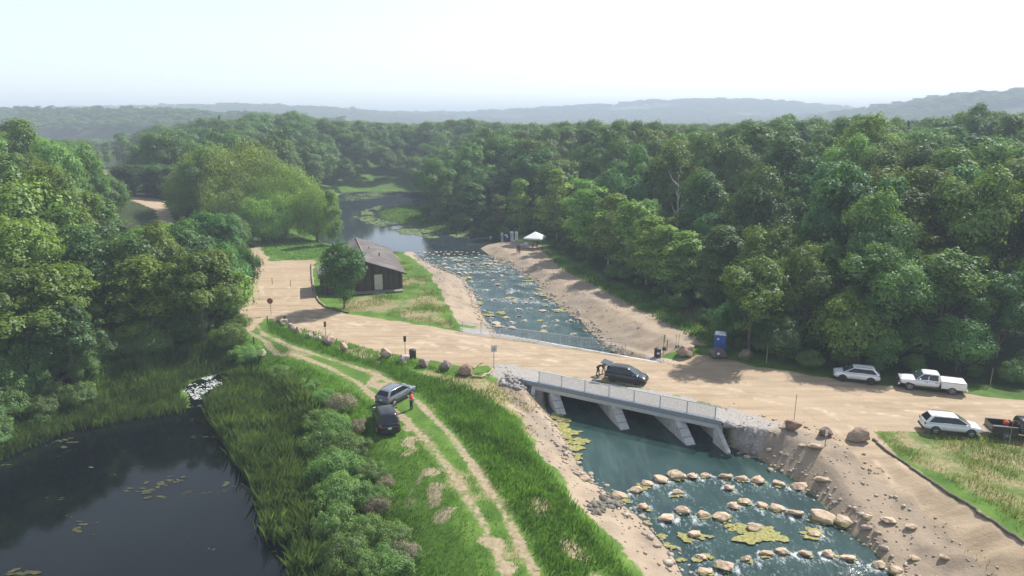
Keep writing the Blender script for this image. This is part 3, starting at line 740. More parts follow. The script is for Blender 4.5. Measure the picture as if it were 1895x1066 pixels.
T('pine', 168, 170, 290, 26, 'spruce_tree', 'small dark spruce beside the far mown field', col=MID)
T('ash', 40, 125, 218, 110, 'tall_tree', 'tallest pale tree on the left edge, breaking the horizon', col=LIGHT)
T('oak', 95, 118, 268, 120, 'tall_tree', 'broad tree beside the tallest left edge tree', col=LIGHT)
T('maple', 150, 128, 262, 80, 'tall_tree', 'pale narrow crowned tree right of the tallest left edge tree', col=(1.2, 1.2, 1.0))
T('aspen', 962, 152, 332, 70, 'poplar_tree', 'pale yellow green tree just behind the white canopy tent', col=(1.7, 1.6, 1.1))
T('aspen', 1032, 141, 308, 92, 'poplar_tree', 'tall pale tree right of the white canopy tent', col=(1.9, 1.7, 1.15))
T('aspen', 1076, 130.3, 322, 90, 'poplar_tree', 'young poplar at the far end of the gravel bank row, second from the tent', col=(1.7, 1.6, 1.1))
T('aspen', 1098, 121.5, 338, 109, 'poplar_tree', 'young poplar in the gravel bank row, third from the tent', col=(1.7, 1.6, 1.1))
T('aspen', 1130, 113.6, 352, 109, 'poplar_tree', 'young poplar in the gravel bank row, fourth from the tent', col=(1.7, 1.6, 1.1))
T('aspen', 1166, 106.8, 372, 114, 'poplar_tree', 'young poplar in the gravel bank row, fifth from the tent', col=(1.7, 1.6, 1.1))
T('aspen', 1202, 100.9, 392, 114, 'poplar_tree', 'young poplar in the gravel bank row, sixth from the tent', col=(1.7, 1.6, 1.1))
T('aspen', 1238, 96, 408, 119, 'poplar_tree', 'young poplar in the gravel bank row, seventh from the tent', col=(1.7, 1.6, 1.1))
T('aspen', 1274, 92.1, 424, 124, 'poplar_tree', 'bright yellow green poplar ending the gravel bank row by the marsh', col=(1.7, 1.6, 1.1))
T('aspen', 1190, 110.7, 376, 91, 'poplar_tree', 'poplar standing just behind the gravel bank row', col=(1.7, 1.6, 1.1))
T('aspen', 1240, 103.9, 398, 91, 'poplar_tree', 'poplar behind the bright end of the gravel bank row', col=(1.9, 1.7, 1.15))
T('maple', 1400, 70.4, 470, 150, 'roadside_tree', 'full green tree beside the blue portable toilet', col=(1.15, 1.15, 0.95))
T('oak', 1490, 71.9, 462, 130, 'roadside_tree', 'full green tree with pale top behind the fence stake', col=(1.2, 1.15, 0.95))
T('shrub', 1570, 66.4, 542, 120, 'roadside_tree', 'yellow green round tree behind the white hatchback', col=(1.35, 1.25, 0.85))
T('shrub', 1638, 64.9, 606, 80, 'roadside_tree', 'low round bush between the white hatchback and white pickup', col=MID)
T('maple', 1722, 75.5, 452, 130, 'roadside_tree', 'bushy pale tree behind the white pickup', col=(1.15, 1.15, 0.95))
T('shrub', 1790, 63.9, 592, 105, 'roadside_tree', 'dark bush behind the rear of the white pickup', col=(0.8, 0.9, 0.9))
T('maple', 1870, 67.4, 500, 130, 'roadside_tree', 'dark leafy tree over the far right roadside', col=(0.8, 0.9, 0.95))
T('shrub', 1345, 72.9, 560, 70, 'roadside_tree', 'small dark tree left of the portable toilet', col=(0.75, 0.85, 0.9))
T('shrub', 1450, 67.4, 590, 75, 'roadside_tree', 'low dark bush by the roadside stake', col=DARK)
T('oak', 1390, 178, 226, 110, 'oak_tree', 'spreading dark crown on the right hand skyline, first above the ridge', col=MID)
T('oak', 1462, 182, 208, 95, 'oak_tree', 'pale feathery crown rising above the right hand skyline', col=(1.1, 1.15, 1.1))
T('pine', 1682, 180, 222, 22, 'pine_tree', 'dark pine tip poking from the right hand canopy', col=MID)
T('oak', 1815, 160, 197, 80, 'oak_tree', 'high layered crown on the far right skyline', col=(1.05, 1.1, 1.05))
# --- dead snag in the right wood
def snag(u, Y, vt, vb, label):
    d = depth_y(Y, vt); x = (u-947.5)/FPX*d; z = ht(x, Y); H = CZ-d*(SP+(vt-533)/FPX*CP)-z
    rg = random.Random(3); mb = MB(); t = empty('dead_tree', (x, Y, z)); tag(t, label, 'dead tree')
    mb.tube([(0, 0, -0.3), (0.1, 0.1, H*0.5), (-0.2, 0, H)], [0.28, 0.2, 0.05], 7)
    mb.build('trunk', M_DEAD, t)
    for i in range(9):
        h = H*rg.uniform(0.45, 0.95); a = rg.uniform(0, 6.28); l = rg.uniform(1.2, 2.8)
        b = MB(); b.tube([(0, 0, h), (math.cos(a)*l*.5, math.sin(a)*l*.5, h+l*.45), (math.cos(a)*l*.8, math.sin(a)*l*.8, h+l*1.1)], [0.11, 0.08, 0.03], 5); b.build('branch', M_DEAD, t)
snag(1258, 113, 322, 420, 'bare grey dead tree standing in the right hand wood')
# --- fill trees, row by row
def cap_fn(pts):
    a = np.array(pts); return lambda u: float(np.interp(u, a[:, 0], a[:, 1]))
CAP_L = cap_fn([(0, 222), (40, 225), (70, 250), (120, 278), (160, 300), (200, 330), (240, 372), (250, 417), (330, 419), (345, 405), (440, 400), (465, 470)])
CAP_R = cap_fn([(740, 372), (770, 318), (800, 292), (850, 268), (900, 240), (950, 242), (1000, 230), (1100, 226), (1180, 226), (1300, 240), (1380, 232), (1420, 224), (1500, 226), (1550, 218), (1640, 218), (1700, 228), (1760, 220), (1800, 212), (1900, 212)])
CAP_M = cap_fn([(0, 265), (160, 255), (200, 258), (290, 236), (350, 228), (400, 218), (440, 222), (470, 212), (540, 208), (580, 218), (640, 226), (700, 226), (760, 232), (850, 222), (960, 232), (1000, 232)])
CLEAR = [(240, 374, 332, 412, 170), (178, 288, 240, 318, 320), (625, 350, 770, 470, 245), (590, 440, 750, 560, 90), (900, 424, 1014, 474, 139), (465, 440, 605, 490, 120)]
def blocked(x, y, z, H, rad):
    u, v, d = pix(x, y, z+H); u2, v2, d2 = pix(x, y, z)
    rp = rad/d*FPX*0.9
    for (a, b, c, e, D) in CLEAR:
        if y < D and u+rp > a and u-rp < c and v < e and v2 > b: return True
    return False
def poisson(P, y0, y1, sp, n, rng, edge=1.0, maxn=400):
    pts = []; xs, ys = P[:, 0], P[:, 1]
    lo, hi = max(y0, ys.min()), min(y1, ys.max())
    for _ in range(n):
        y = lo+(hi-lo)*rng.random()**1.2
        lim = 0.775*y+6
        x = rng.uniform(max(xs.min(), -lim), min(xs.max(), lim))
        if sd1(P, x, y) < edge: continue
        s = sp*(0.85+0.0026*max(0, y-60))
        if any((x-a)**2+(y-b)**2 < s*s for a, b in pts): continue
        if any((x-a)**2+(y-b)**2 < (0.55*(s*0.6+r))**2 for a, b, _, _, r in TREES): continue
        pts.append((x, y))
        if len(pts) >= maxn: break
    return pts
ORD = ['first', 'second', 'third', 'fourth', 'fifth', 'sixth', 'seventh', 'eighth', 'ninth', 'tenth', 'eleventh', 'twelfth', 'thirteenth', 'fourteenth', 'fifteenth', 'sixteenth', 'seventeenth', 'eighteenth', 'nineteenth', 'twentieth',
       'twenty first', 'twenty second', 'twenty third', 'twenty fourth', 'twenty fifth', 'twenty sixth', 'twenty seventh', 'twenty eighth', 'twenty ninth', 'thirtieth']
FILL = 0
def fill_wood(P, y0, y1, sp, tries, seed, cap, base_h, edge_h, where, name, group, maxn, kinds, tones):
    rng = random.Random(seed); pts = poisson(P, y0, y1, sp, tries, rng, 1.5 if P is WOOD_L else 4.0, maxn)
    rows = {}
    for x, y in pts:
        e = sd1(P, x, y); z = ht(x, y)
        H = edge_h+(base_h-edge_h)*min(1, e/20)+rng.uniform(-2.2, 2.6)
        u, v, d = pix(x, y, z+H)
        c = cap(u)
        if v < c:
            H = CZ-d*(SP+(c+rng.uniform(0, 6)-533)/FPX*CP)-z
        if H < 4.5: continue
        wd = H*rng.uniform(0.55, 0.98)
        wd = min(max(wd, 5.5), 14.0)
        if blocked(x, y, z, H, wd/2): continue
        rows.setdefault(int((y-y0)/(9+0.06*(y-y0))), []).append((u, x, y, H, wd))
    for ri, rk in enumerate(sorted(rows)):
        row = sorted(rows[rk])
        for k, (u, x, y, H, wd) in enumerate(row):
            kd = rng.choice(kinds) if H > 8 else 'shrub'
            ti = rng.randrange(len(tones)); tn, tc = tones[ti]
            lab = f'{tn} tree, {ORD[min(k, 29)]} from the left in the {ORD[min(ri, 29)]} row of {where}'
            j = rng.uniform(0.85, 1.15)
            tree(kd, x, y, H, wd, name, lab, group=group, col=(tc[0]*j, tc[1]*j, tc[2]*j))
TONES = [('olive green', (1.15, 1.0, 0.7)), ('mid green', (1, 1, 1)), ('pale green', (1.3, 1.25, 1.05)), ('dark green', (0.72, 0.8, 0.85)), ('blue green', (0.8, 0.95, 1.1)), ('yellow green', (1.45, 1.3, 0.85))]
fill_wood(WOOD_L, 60, 178, 4.4, 6000, 2, CAP_L, 14.5, 9.0, 'the pond wood', 'woodland_tree', 'trees of the wood beside the pond', 140, ['maple', 'maple', 'oak', 'ash', 'shrub'], TONES)
fill_wood(WOOD_R, 64, 190, 7.6, 8000, 4, CAP_R, 17, 7.0, 'the hillside wood', 'forest_tree', 'trees of the hillside wood behind the gravel bank', 140, ['oak', 'oak', 'maple', 'maple', 'ash', 'ash'], TONES[:5]+TONES[1:2])

# --- the rest of the woods, too many to count: instanced on points of one object
def forest_stuff(name, pts, label, kinds, seed):
    rng = np.random.default_rng(seed)
    pts = np.array(pts)
    me = bpy.data.meshes.new(name); me.vertices.add(len(pts)); me.vertices.foreach_set('co', pts[:, :3].astype(np.float32).ravel())
    sc = np.stack([pts[:, 4], pts[:, 4], pts[:, 3]], -1).astype(np.float32)
    a = me.attributes.new('sz', 'FLOAT_VECTOR', 'POINT'); a.data.foreach_set('vector', sc.ravel())
    a = me.attributes.new('rot', 'FLOAT', 'POINT'); a.data.foreach_set('value', rng.uniform(0, 6.28, len(pts)).astype(np.float32))
    a = me.attributes.new('pick', 'INT', 'POINT'); a.data.foreach_set('value', rng.integers(0, len(kinds), len(pts)).astype(np.int32))
    o = put(name, me); tag(o, label, 'forest', kind='stuff')
    ng = bpy.data.node_groups.new(name, 'GeometryNodeTree')
    ng.interface.new_socket('Geometry', in_out='INPUT', socket_type='NodeSocketGeometry'); ng.interface.new_socket('Geometry', in_out='OUTPUT', socket_type='NodeSocketGeometry')
    gi = ng.nodes.new('NodeGroupInput'); go = ng.nodes.new('NodeGroupOutput'); jn = ng.nodes.new('GeometryNodeJoinGeometry')
    def attr(n, t):
        q = ng.nodes.new('GeometryNodeInputNamedAttribute'); q.data_type = t; q.inputs[0].default_value = n; return q.outputs[0]
    cx = ng.nodes.new('ShaderNodeCombineXYZ'); ng.links.new(attr('rot', 'FLOAT'), cx.inputs[2])
    for i, src in enumerate(kinds):
        oi = ng.nodes.new('GeometryNodeObjectInfo'); oi.inputs[0].default_value = src; oi.inputs['As Instance'].default_value = True
        ip = ng.nodes.new('GeometryNodeInstanceOnPoints')
        cmpn = ng.nodes.new('FunctionNodeCompare'); cmpn.data_type = 'INT'; cmpn.operation = 'EQUAL'
        ng.links.new(attr('pick', 'INT'), cmpn.inputs[2]); cmpn.inputs[3].default_value = i
        ng.links.new(gi.outputs[0], ip.inputs['Points']); ng.links.new(cmpn.outputs[0], ip.inputs['Selection'])
        ng.links.new(oi.outputs['Geometry'], ip.inputs['Instance']); ng.links.new(cx.outputs[0], ip.inputs['Rotation']); ng.links.new(attr('sz', 'FLOAT_VECTOR'), ip.inputs['Scale'])
        ng.links.new(ip.outputs[0], jn.inputs[0])
    ng.links.new(jn.outputs[0], go.inputs[0])
    md = o.modifiers.new('forest', 'NODES'); md.node_group = ng
    return o
def find_crowns():
    r = []
    for me in (SPEC['oak'][0]['crown'], SPEC['oak'][1]['crown'], SPEC['maple'][0]['crown'], SPEC['maple'][1]['crown'], SPEC['maple'][2]['crown']):
        for ob in COL.objects:
            if ob.data is me and ob.color[0] < 1.3: r.append(ob); break
    return r
def scatter_far(rows, seed, keep):
    rng = np.random.default_rng(seed); out = []
    for (y0, y1, sp, hh) in rows:
        n = int(1.62*(y0+y1)/2*(y1-y0)/(sp*sp)); 
        gx = np.arange(-0.8*y1, 0.8*y1, sp); gy = np.arange(y0, y1, sp)
        X, Y = np.meshgrid(gx, gy); X = (X+rng.uniform(-.42, .42, X.shape)*sp).ravel(); Y = (Y+rng.uniform(-.42, .42, Y.shape)*sp).ravel()
        ok = (np.abs(X) < 0.79*Y+10) & keep(X, Y)
        X, Y = X[ok], Y[ok]; Z = terrain(X, Y)
        Hh = hh*rng.uniform(0.7, 1.25, len(X))*(0.85+0.3*vnoise(X, Y, 35, 9))
        out.append(np.stack([X, Y, Z, Hh/14.0, Hh/14.0*rng.uniform(0.95, 1.3, len(X))*sp/8.0*0.9], -1))
    P = np.concatenate(out)
    # keep skylines where the photo has them
    kp = np.ones(len(P), bool)
    for i, (x, y, z, sz, sxy) in enumerate(P):
        u, v, d = pix(x, y, z+sz*14)
        if y < 640:
            c = CAP_R(u) if (x > -40 and y < 236 and u > 760) else CAP_M(u)
            if v < c:
                H = CZ-d*(SP+(c+rng.uniform(0, 5)-533)/FPX*CP)-z
                if H < 5: kp[i] = False; continue
                P[i, 3] = H/14.0
        if blocked(x, y, z, P[i, 3]*14, sxy*5): kp[i] = False
        for a in TREES:
            if (a[0]-x)**2+(a[1]-y)**2 < 20: kp[i] = False; break
    return P[kp]
def keep_mid(X, Y):
    inr = sd_poly(WOOD_R, X, Y) > 2
    back = (Y > 236) & (sd_poly(LAKE, X, Y) < -2)
    lw = (sd_poly(WOOD_L, X, Y) > 2) & (Y > 150)
    field = sd_poly(PG([(150, 322), (180, 292), (245, 288), (260, 320)]), X, Y) > -4
    valley = (X < -60) & (Y > 178) & (vnoise(X, Y, 28, 91) > 0.22)
    low = (vnoise(X, Y, 60, 92) > 0.12) | (X > -70) | (Y < 330)
    return (inr & (Y > 150) | back & low | lw | valley) & ~field
fp = scatter_far([(150, 250, 8.6, 16), (250, 420, 9.6, 16), (420, 640, 11.5, 16)], 1, keep_mid)
forest_stuff('forest', fp, 'dense green wood stretching behind the lake and over the slopes', find_crowns(), 1)
def keep_far(X, Y):
    return (vnoise(X, Y, 160, 93) > 0.22)
fp2 = scatter_far([(640, 1000, 14, 15), (1000, 1700, 17, 14), (1700, 2800, 26, 15)], 2, keep_far)
forest_stuff('distant_forest', fp2, 'hazy blue tree cover on the far ridges', find_crowns()[2:], 2)
print('TREES', len(TREES), 'mid', len(fp), 'far', len(fp2))
# ================================================================= BUILT THINGS
def paint(name, col, rough=0.28, spec=0.5):
    DUST = 0.5 if max(col) > .1 else 0.14
    m, nt, out = nodes(name); b = bsdf(nt, out, rough, 0.0, spec)
    tc = N(nt, 'ShaderNodeTexCoord'); n = noise_n(nt, tc.outputs['Object'], 1.7, 5)
    sp = N(nt, 'ShaderNodeSeparateXYZ'); L(nt, tc.outputs['Object'], sp.inputs[0])
    dust = mth(nt, 'MULTIPLY', smoothn(nt, mth(nt, 'ADD', mth(nt, 'MULTIPLY', sp.outputs[2], -1.0), mth(nt, 'MULTIPLY', n, 0.6)), -0.55, 0.05), DUST)
    L(nt, mixc(nt, dust, col, (0.33, 0.27, 0.2)), b.inputs['Base Color'])
    L(nt, mth(nt, 'ADD', mth(nt, 'MULTIPLY', dust, 0.6), rough), b.inputs['Roughness'])
    b.inputs['Coat Weight'].default_value = 0.5; b.inputs['Coat Roughness'].default_value = 0.06
    return m
P_WHITE = paint('white_paint', (0.78, 0.79, 0.80)); P_SILVER = paint('blue_grey_paint', (0.15, 0.18, 0.21), 0.3); P_BLACK = paint('black_paint', (0.012, 0.012, 0.014)); P_NAVY = paint('dark_blue_paint', (0.012, 0.018, 0.028))
M_GLASS = simple('tinted_glass', (0.015, 0.018, 0.022), 0.05, var=0.05); M_WSH = simple('windscreen_glass', (0.05, 0.07, 0.075), 0.04, var=0.05)
M_TYRE = simple('tyre_rubber', (0.02, 0.02, 0.02), 0.85, dirt=(0.16, 0.13, 0.1)); M_RIM = simple('alloy_rim', (0.42, 0.42, 0.43), 0.35, 0.8)
M_DRIM = simple('black_rim', (0.03, 0.03, 0.03), 0.4)
M_TRIM = simple('black_plastic', (0.025, 0.025, 0.027), 0.6); M_CHROME = simple('chrome', (0.6, 0.6, 0.6), 0.2, 0.9)
M_RED = simple('red_lamp', (0.35, 0.015, 0.015), 0.2); M_LAMP = simple('lamp_glass', (0.6, 0.62, 0.63), 0.1); M_PLATE = simple('plate', (0.7, 0.7, 0.68), 0.5)
M_ORANGE = simple('orange_plastic', (0.75, 0.11, 0.03), 0.5)

def loft(mb, st, flat=False):
    V = []; n = 0
    for (x, zb, zt, w) in st:
        h = zt-zb; half = [(w*0.80, zb), (w*0.97, zb+0.25*h), (w, zb+0.5*h), (w*0.985, zt-0.22*h), (w*0.93, zt-0.03), (w*0.55, zt+0.015)]
        ring = [(x, -y, z) for y, z in half]+[(x, y, z) for y, z in reversed(half)]
        n = len(ring); V += ring
    F = []
    for i in range(len(st)-1):
        for k in range(n):
            k2 = (k+1) % n
            F.append((i*n+k, (i+1)*n+k, (i+1)*n+k2, i*n+k2))
    F.append(tuple(range(n))); F.append(tuple((len(st)-1)*n+k for k in reversed(range(n))))
    mb.add(V, F, True)
def house_loft(mb, z0, z1, b, t, wb, wt, crown=0.05):
    """cabin: bottom outline b=(x0,x1) at z0, top outline t at z1, half widths wb, wt"""
    V = []; lv = [(0, 1.0), (0.5, 1.0), (0.9, 1.0), (1.0, 0.94), (1.0+crown/(z1-z0), 0.6)]
    for f, k in lv:
        ff = min(f, 1.0); x0 = b[0]+(t[0]-b[0])*ff; x1 = b[1]+(t[1]-b[1])*ff; w = (wb+(wt-wb)*ff)*k; xc = (x0+x1)/2
        x0 = xc+(x0-xc)*(1 if k == 1 else (k+1)/2); x1 = xc+(x1-xc)*(1 if k == 1 else (k+1)/2); z = z0+(z1-z0)*f; c = 0.12
        V += [(x0, -w+c, z), (x0+c, -w, z), (xc, -w*1.01, z), (x1-c, -w, z), (x1, -w+c, z), (x1+0.03, 0, z), (x1, w-c, z), (x1-c, w, z), (xc, w*1.01, z), (x0+c, w, z), (x0, w-c, z), (x0-0.02, 0, z)]
    n = 12; F = []
    for i in range(len(lv)-1):
        for k in range(n): F.append((i*n+k, i*n+(k+1) % n, (i+1)*n+(k+1) % n, (i+1)*n+k))
    F.append(tuple(4*n+k for k in range(n))); mb.add(V, F, True)
def wheels(root, xs, w, r, rim):
    for x in xs:
        for s in (-1, 1):
            a = MB(); yo = s*(w+0.012)
            a.lathe([(0.0, yo-s*0.03), (r*1.16, yo-s*0.03), (r*1.16, yo-s*0.008), (r*1.02, yo-s*0.008), (0.0, yo-s*0.01)], 24, 'Y', (x, 0, r*1.04)); a.build('wheel_gap_shade', M_TRIM, root)  # flat black disc, shade of the gap round the tyre put in as colour
            t = MB(); yi = s*(w-0.2); ye = s*(w+0.035)
            t.lathe([(r*0.6, yi), (r*0.96, yi), (r, yi+s*0.03), (r, ye-s*0.04), (r*0.95, ye), (r*0.62, ye-s*0.005), (0, ye-s*0.03)], 24, 'Y', (x, 0, r)); wo = t.build('wheel', M_TYRE, root)
            q = MB(); q.lathe([(r*0.66, ye-s*0.002), (r*0.60, ye+s*0.004), (r*0.57, ye-s*0.02)], 24, 'Y', (x, 0, r))
            for k in range(5):
                an = 2*math.pi*k/5+0.3; c = Vector((x, ye-s*0.002, r)); e = c+Vector((math.cos(an), 0, math.sin(an)))*r*0.6
                q.tube([c, e], [0.05, 0.035], 6)
            q.ball((x, ye, r), (0.05, 0.02, 0.05)); q.build('rim', rim, wo)
def quad_panel(mb, c, off):
    """thin glass pane from four corners, off = outward offset vector"""
    o = Vector(off); V = [Vector(p)+o for p in c]+[Vector(p)-o*2 for p in c]
    mb.add(V, [(0, 1, 2, 3), (7, 6, 5, 4), (0, 4, 5, 1), (1, 5, 6, 2), (2, 6, 7, 3), (3, 7, 4, 0)])
def cabin_glass(root, z0, z1, b, t, wb, wt, wins, rear=True, front_mat=None, f0=0.14, f1=0.84, rear_f0=0.2):
    def P(f, xr, s): return (xr, s*(wb+(wt-wb)*f), z0+(z1-z0)*f)
    for s in (-1, 1):
        for (a0, a1, c0, c1) in wins:
            m = MB(); cs = [P(f0, a0, s), P(f0, a1, s), P(f1, c1, s), P(f1, c0, s)]
            if s > 0: cs = cs[::-1]
            quad_panel(m, cs, (0, s*0.012, 0.004)); m.build('side_window', M_GLASS, root)
    def E(f, e, s, k): return ((b[e]+(t[e]-b[e])*f), s*(wb+(wt-wb)*f)*k, z0+(z1-z0)*f)
    m = MB(); quad_panel(m, [E(0.06, 1, -1, .9), E(0.06, 1, 1, .9), E(0.9, 1, 1, .86), E(0.9, 1, -1, .86)], (0.045, 0, 0.012)); m.build('windscreen', front_mat or M_WSH, root)
    if rear:
        m = MB(); quad_panel(m, [E(rear_f0, 0, 1, .86), E(rear_f0, 0, -1, .86), E(0.88, 0, -1, .82), E(0.88, 0, 1, .82)], (-0.03, 0, 0.008)); m.build('rear_window', M_GLASS, root)
def wtrim(root, z0, z1, wb, wt, q, f0=.11, f1=.88):
    for s in (-1, 1):
        P = lambda f, xr: (xr, s*(wb+(wt-wb)*f), z0+(z1-z0)*f)
        m = MB(); cs = [P(f0, q[0]), P(f0, q[1]), P(f1, q[3]), P(f1, q[2])]
        quad_panel(m, cs[::-1] if s > 0 else cs, (0, s*0.006, 0.002)); m.build('window_trim', M_TRIM, root)
def lamps(root, xf, zf, yf, xr, zr, yr, hr=0.16):
    for s in (-1, 1):
        m = MB(); m.box((xf, s*yf, zf), (0.14, 0.30, 0.12)); m.build('headlight', M_LAMP, root, 0.03)
        m = MB(); m.box((xr, s*yr, zr), (0.10, 0.22, hr)); m.build('tail_light', M_RED, root, 0.02)
def suv(label, loc, rz, pm, H=1.74, L=4.75, W=1.9, rim=M_RIM, name='suv', cat='car', rails=True, open_gate=False, black_roof=False, r=0.375, hang=False):
    root = empty(name, loc, rz); tag(root, label, cat)
    k = L/4.75; w = W/2
    mb = MB(); loft(mb, [(-2.38*k, .52, .92, w*.84), (-2.28*k, .38, 1.02, w*.94), (-1.7*k, .30, 1.07, w*.99), (-.4*k, .28, 1.06, w), (.9*k, .28, 1.05, w), (1.25*k, .29, 1.06, w*.985), (1.85*k, .31, .99, w*.96), (2.2*k, .36, .88, w*.9), (2.36*k, .46, .76, w*.78)])
    mb.build('body', pm, root, sub=1)
    z0, z1 = 1.06, H-.05; b = (-2.28*k, 1.42*k); t = (-1.72*k, .28*k); wb, wt = w*.93, w*.70
    mb = MB(); house_loft(mb, z0, z1, b, t, wb, wt); mb.build('roof', pm, root)
    wins = [(0.10*k, 1.12*k, 0.05*k, 0.30*k), (-.88*k, 0.04*k, -.86*k, -.0*k), (-1.92*k, -.94*k, -1.50*k, -.92*k)]
    wtrim(root, z0, z1, wb, wt, (-1.98*k, 1.18*k, -1.54*k, .34*k))
    cabin_glass(root, z0, z1, b, t, wb, wt, wins, rear=not open_gate)
    wheels(root, (1.42*k, -1.40*k), w*.985, r, rim)
    lamps(root, 2.20*k, .80, w*.72, -2.27*k, .98, w*.80, 0.2)
    mb = MB(); mb.box((2.34*k, 0, .66), (.08, W*.46, .22)); mb.build('grille', M_TRIM, root, .02)
    mb = MB(); mb.box((2.30*k, 0, .43), (.16, W*.78, .16)); mb.build('bumper', M_TRIM, root, .04)
    mb = MB(); mb.box((-2.34*k, 0, .47), (.14, W*.82, .2)); mb.build('bumper', M_TRIM, root, .04)
    mb = MB(); mb.box((-2.37*k, 0, .78), (.02, .32, .16)); mb.build('number_plate', M_PLATE, root)
    for s in (-1, 1):
        mb = MB(); mb.box((0.95*k, s*(w+.09), 1.12), (.14, .2, .15)); mb.build('mirror', pm, root, .04)
        mb = MB(); mb.box((0.0, s*(w*.985), .33), (2.1*k, .06, .1)); mb.build('side_sill', M_TRIM, root, .02)
        for xx in (.28*k, -.72*k):
            mb = MB(); mb.box((xx, s*(w+.008), .93), (.18, .03, .03)); mb.build('door_handle', pm if pm is P_WHITE else M_TRIM, root)
        if rails:
            mb = MB(); mb.tube([(-1.5*k, s*wt*.92, H-.02), (-1.35*k, s*wt*.9, H+.04), (.0*k, s*wt*.9, H+.04), (.15*k, s*wt*.92, H-.02)], .02, 6); mb.build('roof_rail', M_TRIM, root)
    if open_gate:
        g = MB(); g.box((-2.10*k, 0, 1.28), (.06, W*.70, .56)); g.build('cargo_shade_panel', M_TRIM, root)  # solid black panel standing in for the shaded cargo space
        g = MB(); M = Matrix.Rotation(R(14), 4, 'Y'); c = Vector((-2.32*k, 0, H+.12))
        g.box(tuple(c), (1.15, W*.76, .09), M=M); go = g.build('tailgate', pm, root, .03)
        g = MB(); g.box(tuple(c+Vector((-.05, 0, .055))), (.62, W*.62, .02), M=M); g.build('rear_window', M_WSH, go)
    return root
def pickup(label, loc, rz, pm, load=False, rim=M_RIM, cover=False):
    root = empty('pickup_truck', loc, rz); tag(root, label, 'pickup truck'); W = 2.0; w = 1.0
    mb = MB(); loft(mb, [(-.86, .50, 1.16, w*.97), (-.5, .46, 1.18, w), (.9, .46, 1.17, w), (1.15, .46, 1.2, w), (1.9, .48, 1.17, w*.98), (2.55, .52, 1.08, w*.93), (2.76, .6, .96, w*.84)]); mb.build('body', pm, root, sub=1)
    z0, z1 = 1.15, 1.86; b = (-.80, 1.42); t = (-.66, .68)
    mb = MB(); house_loft(mb, z0, z1, b, t, .90, .74); mb.build('cab_roof', pm, root)
    wtrim(root, z0, z1, .90, .74, (-.58, 1.28, -.54, .66))
    cabin_glass(root, z0, z1, b, t, .90, .74, [(.32, 1.22, .30, .62), (-.52, .24, -.5, .22)])
    mb = MB(); mb.box((-1.93, 0, .74), (2.14, 1.86, .08)); bd_ = mb.build('bed', M_TRIM, root)
    mb = MB(); mb.box((-.90, 0, .98), (.07, 1.84, .46)); mb.build('bed_front_wall', pm, bd_)
    for s in (-1, 1):
        mb = MB(); mb.box((-1.95, s*.93, .90), (2.16, .12, .68)); mb.build('bed_side', pm, root, .03)
        mb = MB(); mb.box((-1.95, s*.93, 1.25), (2.14, .14, .03)); mb.build('bed_rail', M_TRIM, root)
        mb = MB(); mb.box((1.05, s*1.1, 1.3), (.14, .22, .2)); mb.build('mirror', pm, root, .04)
        mb = MB(); mb.box((.15, s*.99, .47), (2.2, .08, .09)); mb.build('running_board', M_TRIM, root, .02)
        for xx in (.42, -.42):
            mb = MB(); mb.box((xx, s*1.005, 1.02), (.18, .03, .035)); mb.build('door_handle', M_TRIM, root)
        mb = MB(); mb.box((-2.98, s*.88, .96), (.12, .16, .34)); mb.build('tail_light', M_RED, root, .02)
        mb = MB(); mb.box((2.64, s*.74, .96), (.14, .28, .2)); mb.build('headlight', M_LAMP, root, .03)
    mb = MB(); mb.box((-3.03, 0, .93), (.08, 1.68, .6)); mb.build('tailgate', pm, root, .03)
    mb = MB(); mb.box((-3.12, 0, .55), (.18, 1.8, .18)); mb.build('bumper', M_CHROME, root, .03)
    mb = MB(); mb.box((2.80, 0, .58), (.2, 1.84, .2)); mb.build('bumper', M_CHROME, root, .04)
    mb = MB(); mb.box((2.76, 0, .88), (.08, 1.0, .3)); mb.build('grille', M_TRIM, root, .02)
    wheels(root, (1.84, -1.84), .96, .40, rim)
    if cover:
        mb = MB(); mb.box((-1.93, 0, 1.235), (2.06, 1.72, .04)); mb.build('bed_cover', simple('bed_lining', (.62, .58, .5), .7), root)
    return root
def heading(p0, p1):
    a, b = Vector(G(*p0)), Vector(G(*p1)); d = b-a; return math.atan2(d.y, d.x), (a+b)/2
def park(fn, label, rear, front, sc=1.0, **kw):
    rz, c = heading(rear, front); r = fn(label, (c.x, c.y, ht(c.x, c.y)+.01), rz, **kw); r.scale = (sc,)*3; return r
park(suv, 'blue grey crossover parked on the grass track beside a person in pink', (708, 752), (757, 726), sc=.84, pm=P_SILVER, H=1.68, L=4.8)
park(suv, 'black boxy suv parked on the grass behind the blue grey crossover', (722, 806), (708, 766), sc=.9, pm=P_BLACK, H=1.86, L=5.0, W=1.98)
park(suv, 'dark blue suv stopped on the sand road with its tailgate raised', (1134, 700), (1185, 708), sc=.84, pm=P_NAVY, H=1.72, L=4.75, open_gate=True, rim=M_DRIM)
park(suv, 'white hatchback suv with black wheels parked under the roadside trees', (1609, 707), (1557, 701), sc=.89, pm=P_WHITE, H=1.66, L=4.5, rim=M_DRIM)
park(pickup, 'white pickup truck parked at the tree line with an open bed', (1761, 725), (1676, 715), sc=.91, pm=P_WHITE, cover=True)
park(suv, 'white suv parked on the lawn edge facing the black pickup', (1724, 796), (1789, 802), sc=.84, pm=P_WHITE, H=1.78, L=5.0)
bp = park(pickup, 'black pickup truck with an open bed, cut by the edge of the view', (1857, 806), (1930, 812.5), sc=.82, pm=P_BLACK)
mb = MB(); mb.ball((-1.3, .35, 1.02), (.28, .2, .24)); mb.tube([(-1.3, .35, 1.2), (-1.3, .35, 1.32)], .04, 6)
